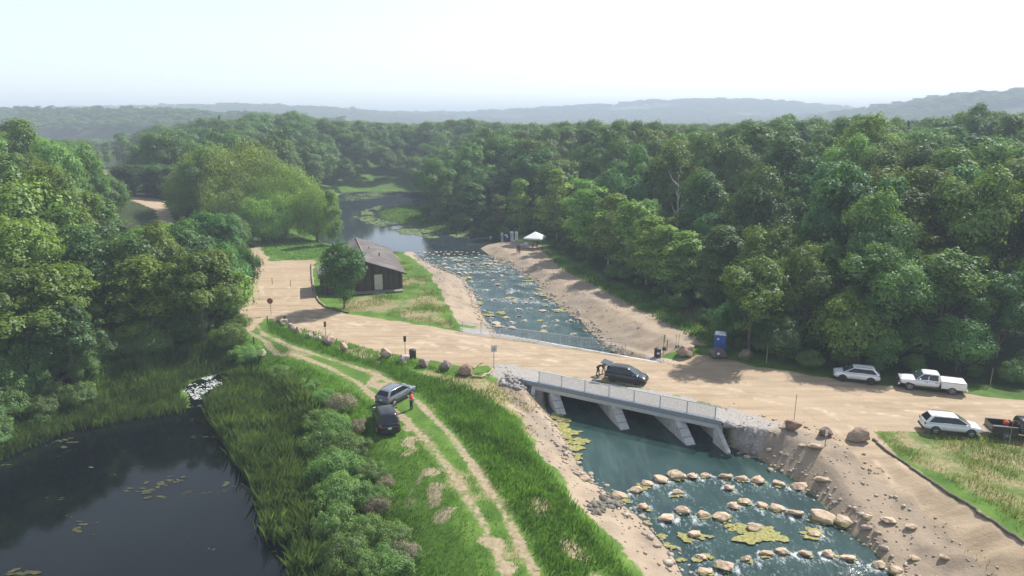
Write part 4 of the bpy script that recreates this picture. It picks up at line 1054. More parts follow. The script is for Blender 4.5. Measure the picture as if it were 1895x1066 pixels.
o = mb.build('jerrycan', M_ORANGE); o.matrix_world = Matrix.Translation(bp.location) @ Matrix.Rotation(bp.rotation_euler.z, 4, 'Z') @ Matrix.Scale(.9, 4); tag(o, 'small orange container lying in the black pickup bed', 'container')

# ---------------------------------------------------------------- barn
def boards_mat(name, a, b_, sc=5.5):
    m, nt, out = nodes(name); b = bsdf(nt, out, .9, 0, .2); tc = N(nt, 'ShaderNodeTexCoord')
    v = N(nt, 'ShaderNodeTexVoronoi'); v.voronoi_dimensions = '1D'
    sp = N(nt, 'ShaderNodeSeparateXYZ'); L(nt, tc.outputs['Object'], sp.inputs[0])
    s = mth(nt, 'ADD', sp.outputs[0], sp.outputs[1]); q = mth(nt, 'MULTIPLY', s, sc)
    fl = mth(nt, 'FLOOR', q); wn = N(nt, 'ShaderNodeTexWhiteNoise'); wn.noise_dimensions = '1D'; L(nt, fl, wn.inputs['W'])
    n = noise_n(nt, mapping(nt, tc.outputs['Object'], (4, 4, .6)), 1.5, 5)
    c = ramp(nt, mth(nt, 'ADD', mth(nt, 'MULTIPLY', wn.outputs[0], .5), mth(nt, 'MULTIPLY', n, .5)), [(.25, a), (.75, b_)])
    fr = mth(nt, 'FRACT', q); gap = mth(nt, 'LESS_THAN', fr, .1); c = mixc(nt, mth(nt, 'MULTIPLY', gap, .7), c, (.01, .009, .008))
    L(nt, c, b.inputs['Base Color']); bump(nt, b, fr, .3, .02); return m
def shingle_mat():
    m, nt, out = nodes('roof_shingles'); b = bsdf(nt, out, .9, 0, .2); tc = N(nt, 'ShaderNodeTexCoord')
    br = N(nt, 'ShaderNodeTexBrick'); br.inputs['Scale'].default_value = 1.0; br.inputs['Brick Width'].default_value = .35; br.inputs['Row Height'].default_value = .16; br.inputs['Mortar Size'].default_value = .012
    br.inputs['Color1'].default_value = rgb((.155, .138, .13)); br.inputs['Color2'].default_value = rgb((.115, .102, .097)); br.inputs['Mortar'].default_value = rgb((.06, .05, .045))
    L(nt, mapping(nt, tc.outputs['Object'], (1, 1, 1), (0, 0, R(90))), br.inputs['Vector'])
    n = noise_n(nt, tc.outputs['Object'], .5, 5); c = mixc(nt, smoothn(nt, n, .45, .7), br.outputs[0], (.19, .17, .16)); L(nt, c, b.inputs['Base Color']); return m
M_BOARD = boards_mat('dark_barn_boards', (.045, .032, .024), (.12, .088, .064)); M_SHING = shingle_mat(); M_DOOR = simple('cream_door', (.55, .52, .42), .7); M_GREYW = simple('weathered_wood', (.22, .20, .18), .9, var=.25, scale=4)
def barn():
    pr = Vector(G(745.6, 536.5)); pl = pr-Vector((.96, .28))*11.45; ax = (pr-pl).normalized(); Wd = (pr-pl).length
    rz = math.atan2(ax.y, ax.x); z = -.15; Lg = 20.5
    root = empty('barn', (pl.x, pl.y, z), rz); tag(root, 'dark wooden barn with a low brown shingle roof and cream door', 'barn')
    hr, hl, hp, px = 2.75, 3.1, 4.55, Wd*.56
    mb = MB(); prof = [(3.3, 0), (Wd, 0), (Wd, hr), (px, hp), (3.3, hl)]
    n = 5; V = [(x, 0, h) for x, h in prof]+[(x, Lg, h) for x, h in prof]
    XL = 3.3
    mb.add(V, [(0, 1, 2, 3, 4), (9, 8, 7, 6, 5)]+[(i, 5+i, 5+(i+1) % n, (i+1) % n) for i in range(n)]); mb.build('wall', M_BOARD, root)
    ov = .55; t = .14; mb = MB()
    sr = (hp-hr)/(Wd-px); sl_ = (hp-hl)/(px-3.3)
    for (xa, za, xb, zb_) in ((px, hp+.02, Wd+ov, hr-sr*ov+.02), (px, hp+.02, 3.3-.4, hl-sl_*.4+.02)):
        y0, y1 = -ov, Lg+ov
        V = [(xa, y0, za), (xb, y0, zb_), (xb, y1, zb_), (xa, y1, za)]; V += [(x, y, q+t) for x, y, q in V]
        mb.add(V, [(3, 2, 1, 0), (4, 5, 6, 7), (0, 1, 5, 4), (1, 2, 6, 5), (2, 3, 7, 6), (3, 0, 4, 7)])
    ro = mb.build('roof', M_SHING, root)
    mb = MB(); mb.box((1.62, 3.2, 1.4), (3.3, 6.4, 3.4)); mb.build('side_wing', M_BOARD, root)
    mb = MB(); mb.box((1.5, 3.2, 3.18), (3.6, 7.0, .16), M=Matrix.Rotation(R(-4), 4, 'Y')); mb.build('wing_roof', M_SHING, root)
    mb = MB(); mb.tube([(px+2.6, 8, hp-1.2), (px+2.6, 8, hp-.2)], .09, 8); mb.build('vent_pipe', M_TRIM, ro)
    mb = MB(); mb.tube([(px+1.4, 12.5, hp-.7), (px+1.4, 12.5, hp-.02)], .06, 8); mb.build('vent_pipe', M_TRIM, ro)
    mb = MB(); mb.tube([(px, -ov, hp+.2), (px, Lg+ov, hp+.2)], .07, 6); mb.build('ridge_cap', simple('ridge_tin', (.3, .26, .24), .6), ro)
    xd = Wd*.70
    mb = MB(); mb.box((xd, -.035, 1.55), (1.15, .06, 2.2)); d = mb.build('door', M_DOOR, root)
    mb = MB(); mb.box((xd, -.03, 2.72), (1.4, .1, .1)); mb.box((xd-.64, -.03, 1.55), (.1, .1, 2.24)); mb.box((xd+.64, -.03, 1.55), (.1, .1, 2.24)); mb.build('frame', M_BOARD, d)
    mb = MB(); mb.ball((xd+.42, -.1, 1.45), .05); mb.build('handle', M_CHROME, d)
    mb = MB(); mb.box((Wd*.87, -.03, 1.6), (1.0, .05, 2.1)); mb.build('shutter', boards_mat('shutter_boards', (.05, .042, .036), (.10, .085, .07), 8), root)
    mb = MB(); mb.box((px+.05, -.05, hp-.75), (.32, .05, .5)); mb.build('gable_vent', simple('vent_white', (.5, .5, .48), .6), root)
    mb = MB(); mb.box((Wd*.15, -.03, 1.7), (1.1, .05, 1.0)); wn = mb.build('window', M_GLASS, root)
    mb = MB()
    for dx in (-.6, .6, 0): mb.box((Wd*.15+dx, -.07, 1.7), (.08, .05, 1.1))
    for dz in (-.55, .55): mb.box((Wd*.15, -.075, 1.7+dz), (1.28, .05, .08))
    mb.build('frame', M_GREYW, wn)
    mb = MB(); mb.box((Wd*.66, -.75, .32), (Wd*.66, 1.35, .12)); pd = mb.build('porch', M_GREYW, root)
    mb = MB(); mb.box((xd-.1, -1.65, .12), (1.6, .5, .26)); mb.build('step', M_GREYW, pd)
    for k in range(5):
        mb = MB(); mb.box((Wd*(.36+.15*k), -1.3, .12), (.14, .14, .28)); mb.build('post', M_GREYW, pd)
    mb = MB()
    for xa, za, xb, zb_ in ((px, hp-.05, Wd+ov, hr-sr*ov-.05), (px, hp-.05, 3.3-.4, hl-sl_*.4-.05)):
        V = [(xa, -ov-.03, za), (xb, -ov-.03, zb_), (xb, -ov-.03, zb_+.2), (xa, -ov-.03, za+.2)]; V += [(x, y+.06, q) for x, y, q in V]
        mb.add(V, [(0, 1, 2, 3), (7, 6, 5, 4), (0, 4, 5, 1), (1, 5, 6, 2), (2, 6, 7, 3), (3, 7, 4, 0)])
    mb.build('barge_board', M_BOARD, ro)
barn()

# ---------------------------------------------------------------- bridge
M_CONC = simple('concrete', (.50, .49, .465), .85, var=.18, scale=2.5, bmp=.2, dirt=(.2, .19, .17)); M_GALV = simple('galvanised_steel', (.50, .52, .54), .5, .25, var=.1); M_CONCD = simple('steel_beam_paint', (.22, .25, .28), .6, var=.12)
BL = float(np.linalg.norm(BB-BA)); BRZ = math.atan2(bd[1], bd[0])
def bridge():
    root = empty('bridge', (BA[0], BA[1], 0), BRZ); tag(root, 'low concrete and steel road bridge with grey mesh railing over the river', 'bridge')
    bt, bt0 = BT1, BT0
    mb = MB(); mb.prism([(-.6, .0), (BL+.4, .0), (bt+1.4, BW), (bt0-1.4, BW)], -.62, -.16); mb.build('deck', M_CONC, root)
    mb = MB(); mb.box(((BL-1.0)/2, -.12, -.08), (BL+1.8, .34, .42)); mb.build('edge_beam', M_CONCD, root, .02)
    mb = MB(); mb.box((BL/2, -.16, -.42), (BL+.3, .16, .22)); mb.build('girder', M_GALV, root)
    mb = MB(); mb.box((BL/2, -.05, -.60), (BL+.3, .3, .14)); mb.build('bearing_ledge', M_CONC, root)
    mb = MB(); mb.box(((bt0+bt)/2, BW+.1, -.24), (bt-bt0+3.2, .34, .42)); mb.build('edge_beam', M_CONC, root, .02)
    # piers run with the stream, sloped noses
    fl = Vector((float(np.dot(GWv(1165, 790)-GWv(1120, 745), bd)), float(np.dot(GWv(1165, 790)-GWv(1120, 745), bn)))).normalized()
    up = Vector((bt0-0, BW+0.0)).normalized()
    for f in (.115, .475, .815):
        x0 = BL*f; mb = MB(); hw = .42
        nx_, ny_ = x0+fl.x*2.15, fl.y*2.15
        bx, by = bt0+1.0+(bt-bt0-2.0)*f, BW-.2
        zt, zb_ = -.66, -3.2
        # sloped nose: from deck underside down to the water
        dirv = Vector((nx_-x0, ny_)).normalized(); pv = Vector((-dirv.y, dirv.x))*hw
        A = [(x0+pv.x, pv.y-.02, zt), (x0-pv.x, -pv.y-.02, zt)]
        T2 = [(nx_+pv.x, ny_+pv.y, -2.05), (nx_-pv.x, ny_-pv.y, -2.05)]
        B2 = [(nx_+pv.x+dirv.x*.1, ny_+pv.y+dirv.y*.1, zb_), (nx_-pv.x+dirv.x*.1, ny_-pv.y+dirv.y*.1, zb_)]
        R2 = [(bx+.5, by, zt), (bx-.5, by, zt), (bx+.5, by, zb_), (bx-.5, by, zb_)]
        AB = [(A[0][0], A[0][1], zb_), (A[1][0], A[1][1], zb_)]
        V = A+T2+B2+AB+R2     # 0,1 A ; 2,3 T ; 4,5 B ; 6,7 AB ; 8..11 R
        mb.add(V, [(0, 2, 3, 1), (2, 4, 5, 3), (0, 6, 4, 2), (1, 3, 5, 7), (0, 8, 10, 6), (1, 7, 11, 9), (8, 9, 11, 10), (0, 1, 9, 8)])
        p = mb.build('pier', M_CONC, root)
        m2 = MB()
        for k in (.33, .66):
            a = Vector(A[0]).lerp(Vector(T2[0]), k); b = Vector(A[1]).lerp(Vector(T2[1]), k); m2.tube([a+Vector((0, 0, .015)), b+Vector((0, 0, .015))], .03, 6)
        m2.build('form_joint', M_CONCD, p)
    for (x0, sgn, wlen) in ((-.25, -1, 1.8), (BL-.1, 1, 2.1)):
        d = fl if sgn > 0 else Vector((fl.x*.3, fl.y)).normalized(); mb = MB(); nv = Vector((-d.y, d.x))*.18
        e = Vector((x0, 0))+d*wlen
        V = []
        for q in (nv, -nv):
            V += [(x0+q.x, q.y, -.2), (x0+q.x, q.y, -3.2), (e.x+q.x, e.y+q.y, -3.2), (e.x+q.x, e.y+q.y, -1.85 if sgn > 0 else -1.7)]
        mb.add(V, [(0, 1, 2, 3), (7, 6, 5, 4), (0, 3, 7, 4), (0, 4, 5, 1), (1, 5, 6, 2), (2, 6, 7, 3)]); mb.build('wing_wall', M_CONC, root)
    for (xa, xb) in ((-.45, bt0-1.2), (BL+.25, bt+1.2)):
        mb = MB(); V = []
        for q in (-.2, .2): V += [(xa+q, .1, -.64), (xa+q, .1, -3.2), (xb+q, BW-.1, -3.2), (xb+q, BW-.1, -.64)]
        mb.add(V, [(0, 1, 2, 3), (7, 6, 5, 4), (0, 3, 7, 4), (0, 4, 5, 1), (1, 5, 6, 2), (2, 6, 7, 3)]); mb.build('abutment', M_CONC, root)
    rail = MB(); rail.tube([(.1, -.05, 1.2), (BL+.2, -.05, 1.2)], .03, 6); rail.tube([(.1, -.05, .2), (BL+.2, -.05, .2)], .025, 6); ro = rail.build('handrail', M_GALV, root)
    n = 8
    for k in range(n):
        x = .3+(BL-.5)*k/(n-1); m = MB(); m.box((x, -.05, .67), (.09, .09, 1.12)); m.build('railing_post', M_GALV, root)
        if k < n-1:
            x2 = .3+(BL-.5)*(k+1)/(n-1); m = MB(); s = x+.1
            while s < x2-.05:
                m.box((s, -.05, .7), (.02, .012, .98)); s += .075
            for zz in (.36, .52, .68, .84, 1.0): m.box(((x+x2)/2, -.045, zz), (x2-x-.1, .01, .012))
            m.build('mesh_panel', M_GALV, root)
def GWv(u, v): return np.array(GW(u, v))
bridge()
# road carried over the deck: same surfacing, undisturbed level
ibf = facemean(sd_poly(BAND, GX, GY)); cut = (H0-H1 > .03).reshape(-1)[FQ].any(1)
cg = (H0-H1 > .03); dil = cg.copy()
for _ in range(2):
    q = dil.copy(); q[1:] |= dil[:-1]; q[:-1] |= dil[1:]; q[:, 1:] |= dil[:, :-1]; q[:, :-1] |= dil[:, 1:]; dil = q
sel = (ibf > -.12) & (facemean(sd_poly(BRIDGE, GX, GY)) > -.5) & dil.reshape(-1)[FQ].any(1) & (facemean(sdr) > -3.5)
o = sheet('sand_road', sel, H0, MAT_GROUND, zoff=.007, MM=masks(GX, GY, False)); o['kind'] = 'structure'
def chain_fence():
    pa, pb = np.array(G(856, 612)), np.array(G(1157, 654)); d = pb-pa; Ln = float(np.linalg.norm(d)); rz = math.atan2(d[1], d[0])
    root = empty('mesh_fence', (pa[0], pa[1], 0), rz); tag(root, 'thin wire mesh railing along the upstream road edge', 'fence')
    n = 9
    for k in range(n):
        x = Ln*k/(n-1); m = MB(); m.tube([(x, 0, -.4), (x, 0, 1.15)], .035, 8); m.build('post', M_GALV, root)
        if k < n-1:
            x2 = Ln*(k+1)/(n-1); m = MB(); s = x+.08
            while s < x2: m.box((s, .03, .58), (.012, .008, 1.06)); s += .16
            for zz in np.arange(.12, 1.1, .16): m.box(((x+x2)/2, .036, zz), (x2-x-.06, .008, .012))
            m.build('mesh_panel', M_GALV, root)
    m = MB(); m.tube([(0, 0, 1.13), (Ln, 0, 1.13)], .028, 6); m.build('handrail', M_GALV, root)
chain_fence()

# ---------------------------------------------------------------- signs, stakes, bins
M_STEEL = simple('sign_steel', (.30, .30, .29), .5, .5); M_WOODP = simple('wooden_post', (.30, .24, .17), .9, var=.25); M_SGNW = simple('sign_face', (.62, .61, .57), .6); M_RUST = simple('rust_red', (.30, .10, .06), .8); M_BIN = simple('black_bin', (.02, .02, .022), .5); M_GRN = simple('green_sign', (.30, .36, .22), .6)
def signpost(u, v, h, label, plate=None, pm=None, pz=None, post=M_STEEL, face=0.0, name='signpost', cat='sign', r=.035, shape='box', extra=None):
    p = hit(u, v); root = empty(name, p); tag(root, label, cat)
    m = MB(); m.tube([(0, 0, -.4), (0.01, 0, h)], r, 8); m.build('post', post, root)
    if plate:
        m = MB(); M = Matrix.Rotation(face, 4, 'Z'); c = M @ Vector((0, -.05, 0)); zc = pz or h-plate[1]/2
        if shape == 'oct':
            q = plate[0]/2; pts = [(q*math.cos(R(22.5+45*k)), q*math.sin(R(22.5+45*k))) for k in range(8)]
            V = [tuple(M @ Vector((x, -.05, z))+Vector((0, 0, zc))) for x, z in pts]+[tuple(M @ Vector((x, -.07, z))+Vector((0, 0, zc))) for x, z in pts]
            m.add(V, [tuple(range(8)), tuple(reversed(range(8, 16)))]+[(i, 8+i, 8+(i+1) % 8, (i+1) % 8) for i in range(8)])
        else: m.box((c.x, c.y, zc), (plate[0], .025, plate[1]), rz=face)
        m.build('sign_plate', pm, root)
    if extra: extra(root)
    return root
signpost(502, 583, 2.2, 'rusty red octagonal sign seen from behind at the lot junction', (.78, .78), M_RUST, 1.85, shape='oct')
signpost(603, 628, 2.1, 'small dark red sign on a thin post behind the boulders near the lot', (.28, .62), M_RUST, face=.3)
signpost(750, 657, 2.1, 'small dark sign on a thin post beside the black bin', (.28, .62), M_TRIM, face=.3)
def lettering(root): 
    for k, (w_, z) in enumerate(((.34, 2.22), (.40, 2.08), (.28, 1.95))):
        m = MB(); m.box((.02, -.075, z), (w_, .006, .05), rz=.35); m.build('sign_marking', M_RUST, root)
signpost(914, 683, 2.5, 'larger pale reddish notice sign on a steel post at the bridge corner', (.62, .72), M_SGNW, face=.35, extra=lettering)
def mbx(root):
    m = MB(); m.box((.05, -.1, 1.05), (.36, .22, .4)); m.build('leaflet_box', M_TRIM, root, .02)
signpost(1227, 662, 2.6, 'tall narrow green sign with a dark leaflet box on its post', (.24, .85), M_GRN, face=.6, extra=mbx)
signpost(1234, 649, 1.25, 'short wooden post behind the tall green sign', post=M_WOODP, r=.06, name='wooden_post', cat='post')
signpost(1526.5, 826, 1.35, 'short wooden stake with a small white sign on the right gravel bank', (.2, .45), M_SGNW, post=M_WOODP, name='marker_stake', cat='sign')
signpost(1469.5, 776, 2.2, 'tall thin rusty stake beside the brown bank boulder', post=M_RUST, r=.025, name='marker_stake', cat='stake')
signpost(1418, 672, 1.95, 'pale stake standing against the roadside bushes', post=M_WOODP, r=.04, name='marker_stake', cat='stake')
signpost(1832, 714, 1.75, 'pale stake behind the rear of the white pickup', post=M_WOODP, r=.04, name='marker_stake', cat='stake')
signpost(1867, 822, 1.95, 'thin steel pole on the lawn beside the black pickup', post=M_STEEL, r=.03, name='steel_pole', cat='pole')
signpost(504, 526, 1.0, 'low stake in the gravel lot, the one nearer the woods', post=M_WOODP, r=.05, name='lot_stake', cat='stake')
signpost(538, 531, 1.0, 'low stake in the middle of the gravel lot', post=M_WOODP, r=.05, name='lot_stake', cat='stake')
signpost(443, 613, 1.0, 'pale wooden post at the pond wood corner of the track', post=M_WOODP, r=.08, name='wooden_post', cat='post')
signpost(470, 636, .8, 'dark wooden post on the grass edge of the two wheel track', post=M_TRIM, r=.06, name='wooden_post', cat='post')
signpost(495, 597, .85, 'dark post at the tip of the boulder strip', post=M_TRIM, r=.06, name='wooden_post', cat='post')
signpost(527, 594, .6, 'squat dark post beside the first pale boulders', post=M_TRIM, r=.1, name='wooden_post', cat='post')
for (u, v, lb) in ((748, 596, 'thin bare sapling stem on the barn lawn, middle one'), (796, 604, 'thin bare sapling stem at the river end of the barn lawn'), (834, 607, 'thin leafy sapling at the road corner of the barn lawn')):
    p = hit(u, v); t = empty('sapling', p); tag(t, lb, 'sapling'); m = MB(); rg = random.Random(u)
    m.tube([(0, 0, -.1), (.05, 0, .7), (.0, .1, 1.5)], [.03, .025, .01], 6)
    for k in range(4): a = rg.uniform(0, 6.28); h = rg.uniform(.6, 1.2); m.tube([(.02, .03, h), (math.cos(a)*.3, math.sin(a)*.3, h+.35)], [.012, .006], 5)
    m.build('stem', M_BARK, t)
def bin_at(u, v, label, red=False):
    p = hit(u, v); root = empty('litter_bin', p); tag(root, label, 'litter bin')
    m = MB(); m.lathe([(.0, 0), (.32, 0), (.36, .1), (.36, .85), (.34, .9)], 18); m.build('drum', M_BIN if not red else simple('maroon_bin', (.05, .02, .02), .6), root)
    m = MB(); m.lathe([(.37, .88), (.38, .94), (.3, 1.02), (0, 1.06)], 18); m.build('lid', M_TRIM, root)
    m = MB(); m.box((0, -.36, .55), (.3, .03, .2)); m.build('notice', M_PLATE if red else M_TRIM, root)
bin_at(764, 664, 'black litter bin behind the roadside boulders'); bin_at(1216.5, 661, 'dark maroon litter bin beside the tall green sign', True)
# shovels stuck in the sand
p = hit(1253, 643); t = empty('shovel_pair', p); tag(t, 'pair of long handled shovels stuck upright in the sand', 'shovels')
for k, dx in enumerate((-.12, .14)):
    m = MB(); m.tube([(dx, 0, .2), (dx*1.3, .05, 1.5)], .022, 6); m.build('handle', M_WOODP, t)
    m = MB(); m.box((dx, 0, .1), (.2, .03, .3), taper=.8); m.build('blade', M_TRIM, t)
# portable toilet
def toilet():
    a = hit(1331, 654); root = empty('portable_toilet', a, R(-18)); tag(root, 'bright blue portable toilet with a pale roof at the tree line', 'portable toilet')
    BLU = simple('blue_plastic', (.018, .07, .30), .45, var=.1); WH = simple('pale_plastic', (.55, .60, .66), .5)
    m = MB(); m.box((0, 0, .08), (1.2, 1.2, .16)); m.build('base', M_TRIM, root)
    m = MB(); m.box((0, 0, 1.16), (1.12, 1.12, 2.0)); bx = m.build('cabin', BLU, root, .05)
    m = MB()
    for s in (-1, 1):
        for k in range(4): m.box((s*.565, -.36+.24*k, 1.15), (.03, .06, 1.8)); m.box((-.36+.24*k, .565, 1.15), (.06, .03, 1.8))
    m.build('wall_rib', BLU, bx)
    m = MB(); m.prism([(-.6, -.6), (.6, -.6), (.6, .6), (-.6, .6)], 2.16, 2.34, [(-.45, -.45), (.45, -.45), (.45, .45), (-.45, .45)]); m.build('roof', WH, root, .04)
    m = MB(); m.box((.02, -.575, 1.12), (.8, .04, 1.82)); d = m.build('door', BLU, root, .01)
    m = MB(); m.box((.34, -.61, 1.15), (.06, .05, .18)); m.build('handle', M_TRIM, d)
    m = MB(); m.box((-.2, -.60, 1.75), (.22, .015, .16)); m.build('sticker', M_PLATE, d)
    m = MB(); m.tube([(.4, .4, 2.2), (.4, .4, 2.6)], .05, 8); m.build('vent_pipe', M_TRIM, root)
toilet()

# ---------------------------------------------------------------- event tent, panels
def tent():
    a = hit(990, 459); b_ = a; root = empty('canopy_tent', a, R(-20)); tag(root, 'white pop up canopy tent on the gravel at the wood edge', 'tent')
    CL = simple('white_canvas', (.80, .81, .82), .8, var=.04)
    h = 1.75; m = MB(); V = [(-h, -h, 2.15), (h, -h, 2.15), (h, h, 2.15), (-h, h, 2.15), (0, 0, 3.2)]
    Vm = [(-h*.45, -h*.45, 2.72), (h*.45, -h*.45, 2.72), (h*.45, h*.45, 2.72), (-h*.45, h*.45, 2.72)]
    Vl = [(-h, -h, 1.92), (h, -h, 1.92), (h, h, 1.92), (-h, h, 1.92)]
    A = V[:4]+Vm+[V[4]]+Vl; F = []
    for i in range(4):
        j = (i+1) % 4; F += [(i, j, 4+j, 4+i), (4+i, 4+j, 8), (9+i, 9+j, j, i)]
    m.add(A, F); o = m.build('canopy', CL, root); s = o.modifiers.new('thick', 'SOLIDIFY'); s.thickness = .02
    for x in (-h+.05, h-.05):
        for y in (-h+.05, h-.05):
            m = MB(); m.tube([(x, y, 0), (x, y, 2.1)], .03, 6); m.build('leg', M_STEEL, root)
    t = empty('folding_table', a+Vector((-1.9, -.6, 0)), R(-20)); tag(t, 'folding table with white things beside the canopy tent', 'table')
    m = MB(); m.box((0, 0, .74), (1.8, .76, .05)); m.build('tabletop', M_SGNW, t)
    for x in (-.8, .8):
        for y in (-.3, .3):
            m = MB(); m.tube([(x, y, 0), (x, y, .72)], .02, 6); m.build('leg', M_TRIM, t)
    m = MB(); m.box((.2, .1, 1.0), (.9, .5, .4)); o = m.build('storage_tote', simple('tote_plastic', (.55, .62, .68), .5), None, .04); o.matrix_world = Matrix.Translation(t.location) @ Matrix.Rotation(R(-20), 4, 'Z'); tag(o, 'pale plastic tote standing on the folding table', 'storage box')
    DB = simple('navy_display', (.02, .03, .11), .7); WB = simple('white_banner', (.66, .68, .70), .7); GB = simple('grey_print', (.35, .42, .46), .7)
    for (u, v, w_, hh, mt, lb) in ((929, 446.5, .5, 1.85, WB, 'narrow white banner, leftmost of the riverside displays'), (938.5, 447.5, 1.35, 1.7, DB, 'navy blue display board with small white posters'), (947, 447, .68, 2.0, WB, 'white banner with grey print right of the navy display'), (956, 446, .62, 1.85, WB, 'open white banner frame nearest the canopy tent')):
        p = hit(u, v); r = empty('banner_stand' if mt is WB else 'display_board', p, R(-8)); tag(r, lb, 'banner' if mt is WB else 'display board')
        m = MB(); m.box((0, 0, hh/2+.08), (w_, .04, hh)); q = m.build('panel', mt, r)
        m = MB(); m.box((0, 0, .04), (w_*1.05, .35, .08)); m.build('foot', M_TRIM, r)
        if mt is DB:
            for dx, dz in ((-.02, 1.3), (.02, 1.0), (-.35, 1.4)):
                m = MB(); m.box((dx, -.028, dz), (.26, .012, .3)); m.build('poster', M_PLATE, q)
        else:
            m = MB(); m.box((0, -.028, hh*.6), (w_*.55, .012, hh*.55)); m.build('print', GB, q)
    p = hit(912, 447); t = empty('folding_table', p, R(-8)); tag(t, 'long low table covered in dark cloth left of the banners', 'table'); m = MB(); m.box((0, 0, .7), (2.3, .7, .06)); m.build('tabletop', M_SGNW, t)
    m = MB(); m.box((0, 0, .36), (2.2, .6, .6)); m.build('cloth', simple('dark_cloth', (.05, .05, .08), .9), t)
    m = MB(); m.box((-.5, 0, .9), (.35, .3, .3)); m.box((-.5, 0, 1.08), (.3, .26, .05)); o = m.build('display_case', WB); o.location = p; tag(o, 'small white box standing on the dark cloth table', 'box')
    x, y = G(883, 432, WL_LAKE); t = empty('rowboat', (x, y, WL_LAKE), R(5)); tag(t, 'tiny white boat floating by the lily pads', 'boat')
    m = MB(); prof = []
    for i in range(9):
        f = -1+2*i/8; w_ = .55*math.sqrt(max(0, 1-abs(f)**2.6))+.02; prof.append((f*1.5, w_))
    V = [(x_, -w_, .38) for x_, w_ in prof]+[(x_, 0, -.1) for x_, w_ in prof]+[(x_, w_, .38) for x_, w_ in prof]
    F = [(i, i+1, 10+i, 9+i) for i in range(8)]+[(9+i, 10+i, 19+i, 18+i) for i in range(8)]; m.add(V, F, True); o = m.build('hull', simple('boat_white', (.75, .76, .76), .5), t); s = o.modifiers.new('t', 'SOLIDIFY'); s.thickness = .05
    m = MB(); m.box((0, 0, .3), (.3, .95, .05)); m.build('seat', M_SGNW, t)
tent()

# ---------------------------------------------------------------- people
M_SKIN = simple('skin', (.45, .28, .2), .6, var=.06); M_HAIR = simple('dark_hair', (.03, .02, .015), .6); M_SHOE = simple('shoes', (.03, .03, .03), .7)
def cloth(n, c): return simple(n, c, .9, var=.15, scale=9)
C_PINK = cloth('coral_shirt', (.75, .10, .13)); C_DARK = cloth('dark_trousers', (.025, .027, .04)); C_BLK = cloth('black_shirt', (.02, .02, .022)); C_SAL = cloth('salmon_shirt', (.62, .33, .28)); C_KHK = cloth('khaki_trousers', (.42, .38, .32)); C_MAR = cloth('maroon_shirt', (.10, .02, .035)); C_OLV = cloth('olive_shirt', (.05, .08, .06)); C_GRY = cloth('grey_shirt', (.3, .33, .35))
def skin_mesh(name, J, E, rad, root_i, mat, parent, sub=2):
    me = bpy.data.meshes.new(name); me.from_pydata([tuple(j) for j in J], E, [])
    o = put(name, me, mat, parent)
    m = o.modifiers.new('skin', 'SKIN'); m.use_smooth_shade = True
    if not me.skin_vertices: me.skin_vertices.new() if hasattr(me.skin_vertices, 'new') else None
    sv = me.skin_vertices[0].data
    for i, r in enumerate(rad): sv[i].radius = (r, r) if not hasattr(r, '__len__') else r
    sv[root_i].use_root = True
    s = o.modifiers.new('sub', 'SUBSURF'); s.levels = sub; s.render_levels = sub
    return o
